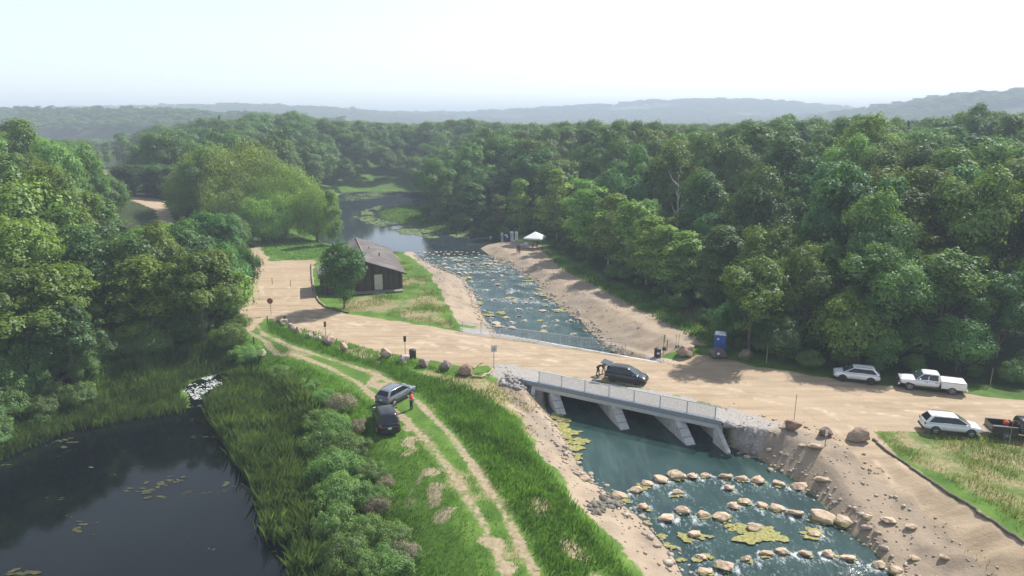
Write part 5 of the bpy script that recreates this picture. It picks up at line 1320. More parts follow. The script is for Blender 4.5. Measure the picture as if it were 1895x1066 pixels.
def person(p, rz, label, top, legs, bend=0.0, arms='down', stride=.0, hair=M_HAIR, hscale=1.0, sleeves=True):
    root = empty('person', p, rz); root.scale = (hscale*.94,)*3; tag(root, label, 'person')
    # facing +x ; y left
    hip = Vector((0, 0, .92)); cb, sb = math.cos(bend), math.sin(bend)
    def up(x, y, z): # torso frame bent forward at the hip
        return hip+Vector((x*cb+z*sb, y, -x*sb+z*cb))
    chest, neck, head, crown_ = up(0, 0, .38), up(.0, 0, .56), up(.02, 0, .68), up(.01, 0, .80)
    J = [hip, up(0, 0, .18), chest, neck, head, crown_]; E = [(0, 1), (1, 2), (2, 3), (3, 4), (4, 5)]; rad = [(.14, .12), (.125, .11), (.15, .11), .055, .095, .07]
    J.append(up(.115, 0, .675)); E.append((4, 6)); rad.append(.018)   # nose
    arm_pts = []; leg_pts = []
    for s in (-1, 1):
        sh = up(0, s*.19, .49)
        if arms == 'down': el = up(-.03, s*.25, .22); wr = up(.06, s*.25, -.02)
        elif arms == 'front': el = up(.08, s*.24, .24); wr = up(.28, s*.10, .32)
        else: el = sh+Vector((.10, s*.04, -.26)); wr = el+Vector((.22, -s*.04, -.12))
        b = len(J); J += [sh, el, wr]; E += [(2, b), (b, b+1), (b+1, b+2)]; rad += [.06, .043, .032]; arm_pts.append((sh, el, wr))
        d = (wr-el).normalized(); side = Vector((0, 1, 0)); palm = wr+d*.07; J.append(palm); E.append((b+2, b+3)); rad.append((.035, .02))
        for k, (off, ln) in enumerate(((-.03, .075), (-.01, .085), (.01, .08), (.03, .065))):
            q = palm+side*off+d*.03; j = len(J); J += [q, q+d*ln*.6+Vector((.0, 0, -.005)), q+d*ln+Vector((.0, 0, -.02))]; E += [(b+3, j), (j, j+1), (j+1, j+2)]; rad += [.010, .009, .008]
        q = wr+d*.03+Vector((.03, -s*.02, 0)); j = len(J); J += [q, q+d*.05+Vector((.02, 0, 0))]; E += [(b+2, j), (j, j+1)]; rad += [.011, .009]
        hp = Vector((0, s*.095, .86)); st = stride*s; kn = Vector((.03+st*.5+.02, s*.105, .48)); an = Vector((st, s*.11, .08)); toe = an+Vector((.15, s*.02, -.04))
        b = len(J); J += [hp, kn, an, toe]; E += [(0, b), (b, b+1), (b+1, b+2), (b+2, b+3)]; rad += [.085, .06, .04, .035]; leg_pts.append((hp, kn, an, toe))
    skin_mesh('body', J, E, rad, 0, M_SKIN, root)
    J = [hip+Vector((0, 0, -.03)), up(0, 0, .18), chest, up(0, 0, .5)]; E = [(0, 1), (1, 2), (2, 3)]; rad = [(.165, .145), (.15, .13), (.175, .135), (.10, .085)]
    for (sh, el, wr) in arm_pts:
        b = len(J); J += [sh, sh.lerp(el, .75)]; E += [(2, b), (b, b+1)]; rad += [.075, .065]
    skin_mesh('shirt', J, E, rad, 0, top, root)
    J = [hip+Vector((0, 0, .02))]; E = []; rad = [(.155, .135)]
    for (hp, kn, an, toe) in leg_pts:
        b = len(J); J += [hp, kn, an+Vector((0, 0, .03))]; E += [(0, b), (b, b+1), (b+1, b+2)]; rad += [.10, .077, .062]
    skin_mesh('trousers', J, E, rad, 0, legs, root)
    m = MB(); c = up(-.015, 0, .735); m.ball(tuple(c), (.112, .098, .098)); m.build('hair', hair, root)
    for s in (-1, 1):
        m = MB(); e = up(.098, s*.035, .70); m.ball(tuple(e), .011, 6, 4); m.build('eye', M_SHOE, root)
    m = MB(); e = up(.097, 0, .625); m.box(tuple(e), (.012, .045, .012)); m.build('mouth', M_RUST, root)
    for (hp, kn, an, toe) in leg_pts:
        m = MB(); c = an.lerp(toe, .5); m.ball((c.x, c.y, .045), (.14, .052, .055)); m.build('shoe', M_SHOE, root)
    return root
person(hit(762, 758), R(150), 'person in a coral pink shirt and dark trousers standing beside the blue grey crossover', C_PINK, C_DARK, arms='front')
car_rz, cc = heading((1134, 700), (1185, 708))
person(hit(1106, 694), car_rz+R(8), 'person in black bending toward the open tailgate of the dark suv', C_BLK, C_DARK, bend=R(62), arms='reach', stride=.12)
person(hit(1116.5, 692), car_rz+R(-14), 'person in a salmon shirt leaning into the open tailgate', C_SAL, C_KHK, bend=R(38), arms='reach', stride=.1)
person(hit(961.5, 469), R(-100), 'person in maroon walking on the gravel bank below the tent', C_MAR, C_DARK, stride=.16)
person(hit(958, 467.5), R(-95), 'person in dark clothes walking at the shoulder of the person in maroon', C_BLK, C_DARK, stride=-.14)
person(hit(986, 459), R(160), 'person in pale grey standing under the tent, tent leg side', C_GRY, C_DARK)
person(hit(994, 459.5), R(-80), 'person in olive standing in the middle under the tent', C_OLV, C_DARK)
person(hit(926, 448), R(-60), 'person in dark clothes standing by the leftmost banner', C_DARK, C_DARK)
# ================================================================= ROCKS
def rock_mat(name, a, b_, c_, wet=None):
    m, nt, out = nodes(name); b = bsdf(nt, out, .85, 0, .3); tc = N(nt, 'ShaderNodeTexCoord'); oi = N(nt, 'ShaderNodeObjectInfo')
    n = noise_n(nt, tc.outputs['Object'], 2.2, 6, .65); c = ramp(nt, n, [(.28, a), (.5, b_), (.72, c_)])
    n2 = noise_n(nt, tc.outputs['Object'], 9, 4, .7); c = mixc(nt, mth(nt, 'MULTIPLY', smoothn(nt, n2, .55, .75), .5), c, (.10, .09, .08))
    c = mixc(nt, 1.0, c, oi.outputs['Color'], 'MULTIPLY')
    if wet:
        P = N(nt, 'ShaderNodeTexCoord').outputs['Object']; sp = N(nt, 'ShaderNodeSeparateXYZ'); L(nt, P, sp.inputs[0])
        f = smoothn(nt, mth(nt, 'ADD', mth(nt, 'MULTIPLY', sp.outputs[2], -1), mth(nt, 'MULTIPLY', n, .5)), .06, .26); c = mixc(nt, mth(nt, 'MULTIPLY', f, .8), c, wet)
    L(nt, c, b.inputs['Base Color']); bump(nt, b, mth(nt, 'ADD', n, mth(nt, 'MULTIPLY', n2, .4)), .5, .08); return m
M_ROCK = rock_mat('granite_boulder', (.22, .17, .135), (.36, .285, .235), (.48, .41, .36))
M_WROCK = rock_mat('river_boulder', (.27, .20, .15), (.40, .31, .245), (.52, .44, .37), (.16, .155, .03))
M_PROCK = rock_mat('pale_river_stone', (.30, .27, .24), (.44, .40, .36), (.56, .53, .50), (.10, .09, .06))
def rock_mesh(name, seed, mat, flat=1.0):
    import bmesh
    rg = random.Random(seed); bm = bmesh.new(); bmesh.ops.create_icosphere(bm, subdivisions=4, radius=1.0)
    pl = [(Vector((rg.gauss(0, 1), rg.gauss(0, 1), rg.gauss(0, .8))).normalized(), rg.uniform(.5, .88)) for _ in range(13)]
    off = Vector((seed*3.7, 0, 0))
    for v in bm.verts:
        p = v.co.copy()
        for nrm, d in pl:
            k = p.dot(nrm)
            if k > d: p -= nrm*(k-d)*.97
        p *= 1+.16*mnoise.noise(p*1.6+off)+.05*mnoise.noise(p*5+off)
        p.z *= .72*flat; v.co = p
    me = bpy.data.meshes.new(name); bm.to_mesh(me); bm.free(); me.polygons.foreach_set('use_smooth', [False]*len(me.polygons)); me.materials.append(mat); return me
RM = [rock_mesh('boulder', 100+i, M_ROCK) for i in range(6)]; RW = [rock_mesh('river_boulder', 200+i, M_WROCK, .85) for i in range(6)]; RP = [rock_mesh('river_stone', 300+i, M_PROCK, .75) for i in range(5)]
rrng = random.Random(12)
def rock(name, x, y, z, w, label, group, pool, col=(1, 1, 1), flat=1.0, sink=.3):
    o = bpy.data.objects.new(name, rrng.choice(pool)); COL.objects.link(o)
    s = w/2*1.08; o.scale = (s*rrng.uniform(.95, 1.12), s*rrng.uniform(.7, .95), s*rrng.uniform(.85, 1.1)*flat)
    o.rotation_euler = (rrng.uniform(-.15, .15), rrng.uniform(-.15, .15), rrng.choice((0, math.pi))+rrng.uniform(-.35, .35))
    o.location = (x, y, z+s*.72*flat*(1-2*sink)); k = rrng.uniform(.88, 1.12); o.color = (col[0]*k, col[1]*k, col[2]*k, 1)
    return tag(o, label, 'boulder', group)
def W_at(u, v, px): return px*depth_y(G(u, v)[1], v)/FPX
ROADB = [(508, 598, 12, 'small'), (524, 602, 19, 'flat pale'), (540, 611, 18, 'pale'), (553, 618, 18, 'tan'), (573, 625, 16, 'pale'), (589, 630, 15, 'low white'), (608, 638, 24, 'pinkish'), (637, 649, 21, 'rounded pinkish'),
         (715, 663, 28, 'pale peaked pink'), (748, 672, 25, 'tilted pale grey'), (785, 677, 28, 'grey slab'), (824, 685, 24, 'dark grey'), (863, 693, 27, 'reddish brown')]
RC = [(1.1, 1.05, 1), (1.25, 1.2, 1.1), (1.2, 1.15, 1.1), (1.1, 1, .9), (1.2, 1.15, 1.1), (1.35, 1.35, 1.3), (1.15, 1.0, .95), (1.2, 1.08, 1.02), (1.3, 1.15, 1.05), (1.15, 1.15, 1.12), (.85, .82, .82), (.62, .62, .66), (.95, .78, .68)]
for i, (u, v, px_, lk) in enumerate(ROADB):
    p = hit(u, v); rock('boulder', p.x, p.y, p.z, W_at(u, v, px_), f'{lk} boulder, {ORD[i]} from the gravel lot in the roadside line', 'boulders lining the road', RM, RC[i], 1.15, .14)
for (u, v, px_, col, lb) in ((1269, 657, 34, (.95, .85, .75), 'flat topped tan boulder left of the portable toilet'), (1325, 662, 36, (.42, .42, .5), 'low dark boulder with a white mark in front of the portable toilet'), (1379, 664, 28, (.55, .55, .55), 'shaded grey boulder right of the portable toilet'),
                             (1465, 796, 36, (.8, .65, .58), 'reddish block boulder beside the tall rusty stake'), (1526, 806, 30, (.5, .45, .42), 'dark round boulder behind the small white sign'), (1589, 815, 40, (1.0, .9, .8), 'large tan boulder at the corner of the lawn')):
    p = hit(u, v); o = rock('boulder', p.x, p.y, p.z, W_at(u, v, px_), lb, None, RM, col, 1.0, .15)
    if 'white mark' in lb:
        m = MB(); m.lathe([(0, -.03), (.13, -.03), (.13, .03), (0, .03)], 14, 'Y'); q = m.build('paint_mark', M_PLATE, o); a = -o.rotation_euler.z; q.location = (math.sin(-a)*-.86*-1 if 0 else -.86*math.sin(a)*-1, -.86*math.cos(a), .12); q.rotation_euler = (0, 0, a)
ARC1 = [(1145, 920, 30), (1178, 908, 28), (1197, 898, 26), (1222, 891, 28), (1250, 884, 32), (1281, 883, 24), (1305, 883, 22), (1343, 884, 26), (1372, 887, 24), (1402, 891, 28), (1441, 897, 24), (1479, 903, 30), (1518, 907, 32)]
ARC2 = [(1233, 961, 30), (1261, 948, 26), (1301, 955, 26), (1336, 958, 33), (1357, 938, 24), (1377, 930, 28), (1410, 938, 20), (1438, 943, 26), (1471, 952, 30), (1521, 964, 42), (1563, 972, 38), (1602, 979, 22), (1641, 987, 30), (1682, 1002, 22)]
ARC3 = [(1303, 1060, 28), (1340, 1051, 38), (1380, 1036, 24), (1418, 1026, 28), (1448, 1022, 24), (1490, 1026, 22), (1532, 1027, 26), (1569, 1034, 26), (1626, 1047, 28), (1657, 1062, 30), (1690, 1050, 20)]
SOLO = [(1190, 940, 24, 'mossy boulder beside the left end of the first arc'), (1254, 914, 24, 'lone boulder in the water under the first arc, nearer the left bank'), (1347, 905, 20, 'small upright boulder in the water just below the middle of the first arc'),
        (1285, 993, 28, 'yellow weed covered boulder left of mid stream'), (1396, 980, 32, 'grey boulder in a raft of yellow weed'), (1298, 1032, 20, 'small weed covered stone near the left shore'), (1506, 990, 26, 'lone pale boulder right of the weed raft'),
        (1082, 892, 22, 'pinkish flat boulder alone on the left gravel bank'), (1503, 870, 28, 'tan boulder on the right bank above the first arc'), (1742, 1062, 22, 'pale stone at the bottom of the right bank'), (1480, 862, 14, 'small stone beside the tan right bank boulder')]
ALG = []; WAKE = []
for an, A in (('first', ARC1), ('second', ARC2), ('third', ARC3)):
    for i, (u, v, px_) in enumerate(A):
        x, y = GW(u, v); z = max(float(wl(y)), ht(x, y))
        rock('boulder', x, y, z, min(2.1, W_at(u, v, px_)*rrng.uniform(.95, 1.2)), f'river boulder, {ORD[i]} from the left bank in the {an} stone arc below the bridge', 'boulders of the stone arcs', RW, (1.32, 1.25, 1.12), .8, .33)
        if z-float(wl(y)) < .15: ALG.append((x, y, W_at(u, v, px_)*.52)); WAKE.append((x, y, W_at(u, v, px_)))
for (u, v, px_, lb) in SOLO:
    x, y = GW(u, v); z = max(float(wl(y)), ht(x, y))
    rock('boulder', x, y, z, W_at(u, v, px_), lb, None, RW, (1.35, 1.26, 1.14), .85, .3)
    if z-float(wl(y)) < .15: WAKE.append((x, y, W_at(u, v, px_)))
    if z-float(wl(y)) < .15: ALG.append((x, y, W_at(u, v, px_)*(.95 if 'weed' in lb else .6)))
# rapids stones: rows of steps across the upper river
rg = random.Random(8); ROWS = []
for r_i, v0 in enumerate([468, 473, 479, 484, 490, 495, 501, 507, 514, 521, 529, 537, 546, 556, 566, 577, 588, 598, 607, 617]):
    yl = GW(900, v0)[1]; row = []
    xs_ = [x for x in np.arange(-40, 30, .25) if sd1(RIVER, x, yl) > .2]
    if not xs_: continue
    x = xs_[0]+rg.uniform(0, .5); dens = 1.05 if v0 < 512 else 1.8
    while x < xs_[-1]:
        yy = yl+1.2*math.sin((x-xs_[0])/(xs_[-1]-xs_[0]+.1)*math.pi)*(1 if v0 > 500 else .4)+rg.uniform(-.7, .7)
        if rg.random() < (.92 if v0 < 512 else .62): row.append((x, yy, rg.choice((rg.uniform(.4, .7), rg.uniform(.55, 1.1)))))
        x += rg.uniform(.75, 1.25)*dens
    for i, (x, yy, w_) in enumerate(row):
        if i >= len(ORD): break
        rock('river_stone', x, yy, float(wl(yy)), w_, f'pale rapids stone, {ORD[i]} from the barn bank in the {ORD[r_i]} step below the lake', 'stones of the rapids', RP, (1.12, 1.03, .9), .55, .33); WAKE.append((x, yy, w_))
        if rg.random() < (.12 if v0 < 512 else .35): ALG.append((x, yy, w_*rg.uniform(.7, 1.2)))
# broken white water trailing from the stones
fx_, fy_ = .30, -.954
for (x, y, w_) in WAKE:
    i0, i1 = np.searchsorted(XS, [x-3, x+3]); j0, j1 = np.searchsorted(YS, [y-4.2, y+1.0])
    sx_, sy_ = GX[j0:j1, i0:i1]-x, GY[j0:j1, i0:i1]-y
    al = sx_*fx_+sy_*fy_; ac = -sx_*fy_+sy_*fx_
    edge = np.maximum(np.exp(-((np.abs(ac)-w_*.42-al*.10)/(.42+.12*np.clip(al, 0, 4)))**2), .55*(np.abs(ac) < w_*.5))*np.exp(-np.clip(al, 0, 9)/(1.3*w_+.6))*(al > -.3)
    foam[j0:j1, i0:i1] = np.maximum(foam[j0:j1, i0:i1], edge*(1.1 if y < 60 else 1.0))
used = np.unique(FQ[rsel]); at = RIVER_OBJ.data.attributes.new('foam', 'FLOAT', 'POINT'); at.data.foreach_set('value', foam.ravel()[used].astype(np.float32))
# bank stones along the waterline
def rubble(name, label, n, mk_pt, pool_mat, smin, smax, seed):
    rng = np.random.default_rng(seed); base = bpy.data.meshes.new('r'); 
    import bmesh
    bm = bmesh.new(); bmesh.ops.create_icosphere(bm, subdivisions=1, radius=1.0); bv = np.array([v.co[:] for v in bm.verts]); bf = np.array([[v.index for v in f.verts] for f in bm.faces]); bm.free()
    Vs = []; Fs = []; k = 0
    for _ in range(n):
        q = mk_pt(rng)
        if q is None: continue
        x, y, z = q; s = rng.uniform(smin, smax)*(1 if rng.random() < .85 else 1.8); v = bv*(1+.35*rng.uniform(-1, 1, (len(bv), 1)))*np.array([s, s*rng.uniform(.6, 1), s*rng.uniform(.4, .7)])
        a = rng.uniform(0, 6.28); c, sn = math.cos(a), math.sin(a); v = np.stack([v[:, 0]*c-v[:, 1]*sn, v[:, 0]*sn+v[:, 1]*c, v[:, 2]], -1)
        Vs.append(v+np.array([x, y, z+s*.15])); Fs.append(bf+k*len(bv)); k += 1
    o = put(name, mesh_np(name, np.concatenate(Vs), np.concatenate(Fs)), pool_mat); tag(o, label, 'stones', kind='stuff'); return o
def shore_pt(rng):
    while True:
        y = rng.uniform(30, 128); x = rng.uniform(-30, 32); s = sd1(RIVER, x, y)
        if -1.4 < s < .35 and sd1(BRIDGE, x, y) < -.8 and not (sd1(BAND, x, y) > -.5 and s < .4): return x, y, ht(x, y) if s < .1 else max(ht(x, y), float(wl(y))-.05)
def bank_pt(rng):
    while True:
        P = BANK[rng.integers(0, 4)]; i = rng.integers(0, len(P)); x, y = P.mean(0)+rng.normal(size=2)*np.array([7, 13])
        if 28 < y < 135 and sd1(P, x, y) > .2 and sd1(BRIDGE, x, y) < -.3: return x, y, ht(x, y)
def rip_pt(rng):
    f = rng.uniform(0, 1); c = BB+bd*rng.uniform(.3, 3.2)-bn*rng.uniform(0, 4.5); x, y = c
    return (x, y, ht(x, y)) if sd1(RIVER, x, y) < .3 else None
M_RUB = rock_mat('bank_rubble', (.26, .21, .165), (.36, .295, .235), (.50, .44, .38)); M_RIP = rock_mat('riprap', (.17, .155, .145), (.28, .26, .245), (.42, .40, .38))
rubble('shore_stones', 'small tan stones scattered along both waterlines', 1700, shore_pt, M_RUB, .06, .2, 1)
rubble('bank_stones', 'small stones strewn over the bare gravel banks', 1500, bank_pt, M_RUB, .035, .11, 2)
rubble('riprap_stones', 'grey broken rock piled at the right bridge end', 170, rip_pt, M_RIP, .12, .34, 3)
def rip2(rng):
    x, y = BA-bd*rng.uniform(.5, 3.4)-bn*rng.uniform(-.5, 1.6); return (x, y, float(terrain(np.array([x]), np.array([y]))[0]))
rubble('riprap_stones', 'grey broken rock packed at the left bridge end', 150, rip2, M_RIP, .12, .30, 6)
def rub2(rng):
    a, b = np.array(G(1092, 948, -1.2)), np.array(GW(1140, 920)); f = rng.uniform(0, 1); q = a+(b-a)*f+rng.normal(size=2)*.35; return q[0], q[1], ht(*q)
rubble('pale_rubble', 'line of pale rubble running from the grass to the first stone arc', 130, rub2, M_PROCK, .07, .24, 4)
# yellow weed mats on the water
def weed():
    rng = np.random.default_rng(3); Vs = []; Fs = []; k = 0
    pts = list(ALG)
    for (u, v, s) in ((1050, 800, 1.3), (1042, 785, 1.2), (1060, 820, 1.1), (1070, 845, .9), (1030, 768, .9), (1058, 808, 1.2), (1048, 792, 1.3), (1064, 832, 1.0), (1036, 776, 1.1), (1400, 992, 1.3), (1380, 985, .9), (1420, 988, .9), (1345, 972, .6), (1220, 990, .4), (1238, 1010, .45), (1262, 1035, .4), (1200, 968, .5),
                      (1470, 895, .5), (1560, 975, .5), (1345, 822, .4), (860, 545, 1.2), (880, 560, 1.0), (905, 583, .9), (870, 552, .9), (850, 525, 1.2), (838, 518, 1.1), (975, 520, 1.0), (1000, 535, .9), (1010, 545, 1.0), (1030, 556, .9), (1042, 575, .7), (930, 578, .9), (1045, 565, .6)):
        x, y = GW(u, v); pts.append((x, y, s))
    for (x, y, s) in pts:
        for j in range(3):
            n = 22; cx, cy_ = x+rng.normal()*s*.35, y+rng.normal()*s*.25-.1; z = float(wl(y))+.045+.004*(k % 7)
            a = np.linspace(0, 2*math.pi, n, endpoint=False); r = s*rng.uniform(.35, .8)*(1+.35*np.sin(a*2+rng.uniform(0, 6))+.2*np.sin(a*5+rng.uniform(0, 6))+.28*rng.uniform(-1, 1, n)); asp = rng.uniform(.5, .9)
            V = np.stack([cx+r*np.cos(a), cy_+r*np.sin(a)*asp, np.full(n, z)], -1); V = np.vstack([V, [[cx, cy_, z+.03]]])
            b = sum(len(q) for q in Vs); Vs.append(V); Fs.append(np.array([[b+i, b+(i+1) % n, b+n] for i in range(n)])); k += 1
    o = put('water_weed', mesh_np('water_weed', np.concatenate(Vs), np.concatenate(Fs), True)); tag(o, 'yellow green weed mats clinging to river boulders and shallows', 'water weed', kind='stuff')
    m, nt, out = nodes('yellow_weed'); b = bsdf(nt, out, .7, 0, .3); P = N(nt, 'ShaderNodeNewGeometry').outputs['Position']; n = noise_n(nt, P, 4, 5, .7)
    L(nt, ramp(nt, n, [(.3, (.10, .10, .025)), (.5, (.24, .225, .06)), (.7, (.40, .35, .14))]), b.inputs['Base Color']); bump(nt, b, n, .5, .05); o.data.materials.append(m)
weed()
# lily pads
def lilies():
    rng = np.random.default_rng(5); Vs = []; Fs = []; n = 6; k = 0
    for P, dens in zip(LILY, (5.0, 2.2, 1.5)):
        lo, hi = P.min(0), P.max(0); N_ = int((hi-lo).prod()*dens)
        X = rng.uniform(lo[0], hi[0], N_); Y = rng.uniform(lo[1], hi[1], N_); s = sd_poly(P, X, Y); ok = (s > -1+2*rng.uniform(0, 1, N_)) & (vnoise(X, Y, 2.5, 5) > .33)
        for x, y in zip(X[ok], Y[ok]):
            r = rng.uniform(.18, .42); a = np.linspace(0, 2*math.pi, n, endpoint=False); z = WL_LAKE+.02+.03*rng.random()
            Vs.append(np.stack([x+r*np.cos(a), y+r*np.sin(a), z+.05*rng.uniform(-1, 1)*np.cos(a)], -1)); Fs.append(np.arange(n)+k*n); k += 1
    me = mesh_np('lily_pads', np.concatenate(Vs), np.array(Fs)); a = me.attributes.new('tint', 'FLOAT', 'POINT'); a.data.foreach_set('value', np.repeat(rng.uniform(0, 1, k), n).astype(np.float32))
    o = put('lily_pads', me, leaf_mat('lily_leaves', (.16, .22, .09), .05, .3)); tag(o, 'pale green lily pads ringing the grassy point in the lake', 'lily pads', kind='stuff')
lilies()

# ================================================================= GRASSES, REEDS, SHRUBS
def blades(name, label, areas, mat, cat='grass'):
    """areas: (polygon, density, height range, width, test)"""
    rng = np.random.default_rng(len(name)*7); Vs = []; tn = []
    for P, dens, (h0, h1), wd, test in areas:
        lo, hi = P.min(0), P.max(0); n = int((hi-lo).prod()*dens); X = rng.uniform(lo[0], hi[0], n); Y = rng.uniform(lo[1], hi[1], n)
        ok = (sd_poly(P, X, Y) > rng.uniform(-.5, .7, n)) & (np.abs(X) < .77*Y+4) & (Y > 29)
        X, Y = X[ok], Y[ok]
        if test is not None: ok = test(X, Y, rng); X, Y = X[ok], Y[ok]
        n = len(X); Z = terrain(X, Y)-.03; cl = vnoise(X, Y, 1.1, 15); c2 = vnoise(X, Y, 3.6, 16)
        h = (h0+(h1-h0)*rng.uniform(0, 1, n))*(.72+.56*cl); a = rng.uniform(0, 6.28, n); w_ = wd*rng.uniform(.7, 1.4, n)
        lean = rng.normal(size=(n, 2))*.22*h[:, None]+np.array([.05, -.02])*h[:, None]
        B = np.stack([X, Y, Z], -1); dx = np.stack([np.cos(a)*w_, np.sin(a)*w_, np.zeros(n)], -1)
        mid = B+np.stack([lean[:, 0]*.35, lean[:, 1]*.35, h*.6], -1); top = B+np.stack([lean[:, 0], lean[:, 1], h], -1)
        Vs.append(np.stack([B-dx, B+dx, mid+dx*.8, top], 1).reshape(-1, 3)); c3 = vnoise(X, Y, .9, 17); tn.append(np.clip(.05+.5*c2*(.5+cl)+.55*(c3-.35)+rng.normal(size=n)*.14, 0, 1))
    V = np.concatenate(Vs); t = np.concatenate(tn); me = mesh_np(name, V, np.arange(len(V)).reshape(-1, 4))
    at = me.attributes.new('tint', 'FLOAT', 'POINT'); at.data.foreach_set('value', np.repeat(t, 4).astype(np.float32))
    o = put(name, me, mat); tag(o, label, cat, kind='stuff'); return o
def off_track(X, Y, rng):
    d = np.minimum(d_line(TRK[0], X, Y), d_line(TRK[1], X, Y)); k = d > rng.uniform(.35, .9, len(X))
    for P in STRAW: k &= sd_poly(P, X, Y) < rng.uniform(-.3, .5, len(X))
    return k
INLET = PG([(325, 738), (350, 705), (400, 690), (470, 680), (480, 695), (430, 712), (400, 745), (372, 765)], -1.9)
def inlet(X, Y, rng): return sd_poly(INLET, X, Y) < rng.uniform(-.2, .3, len(X))
def verge(X, Y, rng):
    q = sd_poly(SAND, X, Y); return (q < .55) & (vnoise(X, Y, 1.4, 66) > .52) & (sd_poly(BAND, X, Y)+(np.abs(X-8) > 16)*9 < 0)
def patchy(thr, sc, seed):
    return lambda X, Y, rng: vnoise(X, Y, sc, seed)+rng.uniform(-.15, .15, len(X)) > thr
EMB = PG([(432, 592), (470, 640), (560, 672), (640, 712), (700, 755), (690, 820), (740, 900), (800, 1000), (840, 1120), (600, 1120), (600, 900), (590, 800), (570, 720), (470, 690), (430, 650)])
MIDG = PG([(690, 790), (760, 775), (830, 830), (900, 920), (1000, 1120), (790, 1120), (730, 920)])
blades('grass', 'bright green grass on the embankment, verges and lawns', [
    (GR_RIGHT, 150, (.22, .55), .02, off_track), (EMB, 110, (.12, .4), .02, off_track), (MIDG, 110, (.1, .26), .018, off_track),
    (GR_EDGE, 45, (.3, .6), .05, None), (GR_BACK, 16, (.12, .25), .06, None), (PENIN, 8, (.2, .45), .09, None),
    (PG([(560, 610), (690, 650), (850, 690), (880, 700), (690, 668)]), 60, (.2, .5), .03, None)], M_GRASS)
blades('dry_grass', 'tan and green dry grass on the lawns and worn verges', [
    (GR_LAWN, 60, (.12, .4), .02, patchy(.30, 2.6, 31)), (GR_HOUSE, 34, (.12, .35), .03, patchy(.45, 3.0, 32)), (DRYSTRIP, 40, (.12, .35), .03, patchy(.42, 1.5, 33)), (MARSH, 20, (.3, .7), .05, None), (SAND, 14, (.08, .3), .03, verge)], leaf_mat('dry_grass_blades', (.21, .245, .085), .4, .35))
REED1 = PG([(388, 722), (430, 712), (475, 718), (540, 740), (585, 790), (598, 860), (603, 1000), (600, 1110), (556, 1110), (545, 1000), (497, 990), (492, 930), (470, 885), (440, 850), (412, 800), (392, 770)], -1.8)
REED2 = PG([(-120, 880), (-20, 850), (60, 815), (130, 790), (230, 772), (330, 757), (350, 738), (338, 712), (395, 690), (440, 676), (455, 655), (420, 648), (330, 660), (250, 680), (160, 722), (70, 765), (-60, 815)], -1.6)
blades('reeds', 'dense dark green reeds and marsh grass standing round the pond', [
    (REED1, 230, (.9, 1.8), .015, inlet), (REED2, 150, (.4, 1.0), .017, inlet), (PG([(480, 985), (540, 985), (556, 1010), (500, 1000)], -1.9), 60, (.8, 1.6), .03, None)], M_REED, 'reeds')
# algae rafts on the pond
def algae():
    rng = np.random.default_rng(9); Vs = []; Fs = []; k = 0
    for (u, v, s, m_) in ((385, 750, .9, 6), (375, 765, .7, 4), (260, 772, .7, 3), (395, 812, .6, 3), (120, 812, .8, 5), (90, 822, .7, 5), (20, 855, .7, 4), (430, 898, .6, 4), (470, 910, .5, 3), (300, 895, .9, 8), (330, 888, .7, 6), (280, 915, .8, 6), (250, 905, .5, 4), (160, 970, .7, 5), (150, 985, .5, 3), (40, 1062, .8, 4), (500, 992, .5, 4), (545, 990, .5, 3), (168, 865, .4, 2), (390, 1018, .3, 2), (110, 925, .35, 2), (125, 955, .3, 2), (345, 715, .6, 3), (430, 703, .5, 3)):
        for j in range(m_):
            x, y = G(u+rng.normal()*22*s, v+rng.normal()*5*s, WL_POND); n = 12; a = np.linspace(0, 2*math.pi, n, endpoint=False); r = s*rng.uniform(.12, .5)*(1+.4*np.sin(a*2+rng.uniform(0, 6))+.25*rng.uniform(-1, 1, n))
            V = np.stack([x+r*np.cos(a), y+r*np.sin(a)*rng.uniform(.3, .8), np.full(n, WL_POND+.012+.003*(k % 9))], -1); Vs.append(np.vstack([V, [[x, y, WL_POND+.03]]])); b = k*(n+1); Fs.append(np.array([[b+i, b+(i+1) % n, b+n] for i in range(n)])); k += 1
    o = put('pond_algae', mesh_np('pond_algae', np.concatenate(Vs), np.concatenate(Fs), True)); tag(o, 'dull olive algae rafts floating on the dark pond', 'algae', kind='stuff')
    m, nt, out = nodes('olive_algae'); b = bsdf(nt, out, .8, 0, .2); P = N(nt, 'ShaderNodeNewGeometry').outputs['Position']; n = noise_n(nt, P, 3, 5, .7); L(nt, ramp(nt, n, [(.3, (.02, .024, .012)), (.55, (.07, .07, .03)), (.75, (.14, .125, .06))]), b.inputs['Base Color']); o.data.materials.append(m)
algae()
# spring foam in the inlet
def foam_patch():
    P = PG([(335, 724), (360, 706), (400, 692), (450, 684), (468, 690), (425, 706), (396, 722), (384, 738), (362, 740), (350, 728)], WL_POND); rng = np.random.default_rng(2); Vs = []; Fs = []; k = 0
    for _ in range(2600):
        x, y = rng.uniform(P.min(0), P.max(0))
        if sd1(P, x, y) < -.1 or float(vnoise(x, y, .9, 44)) < rng.uniform(.25, .6): continue
        n = 7; r = rng.uniform(.03, .13); a = np.linspace(0, 2*math.pi, n, endpoint=False); z = WL_POND+.02+.02*rng.random(); Vs.append(np.stack([x+r*np.cos(a), y+r*np.sin(a)*.7, np.full(n, z)], -1)); Fs.append(np.arange(n)+k*n); k += 1
    o = put('foam', mesh_np('foam', np.concatenate(Vs), np.array(Fs)), simple('white_foam', (.50, .52, .50), .7, var=.1)); tag(o, 'white foam drifting down the little inlet into the pond', 'foam', kind='stuff')
foam_patch()
# culvert stone at the head of the inlet
p = hit(482, 662); o = rock('flat_stone', p.x, p.y, p.z+.3, 1.9, 'flat pale stone slab over the culvert at the head of the inlet', None, RM, (1.0, 1.0, .95), .5, .1)
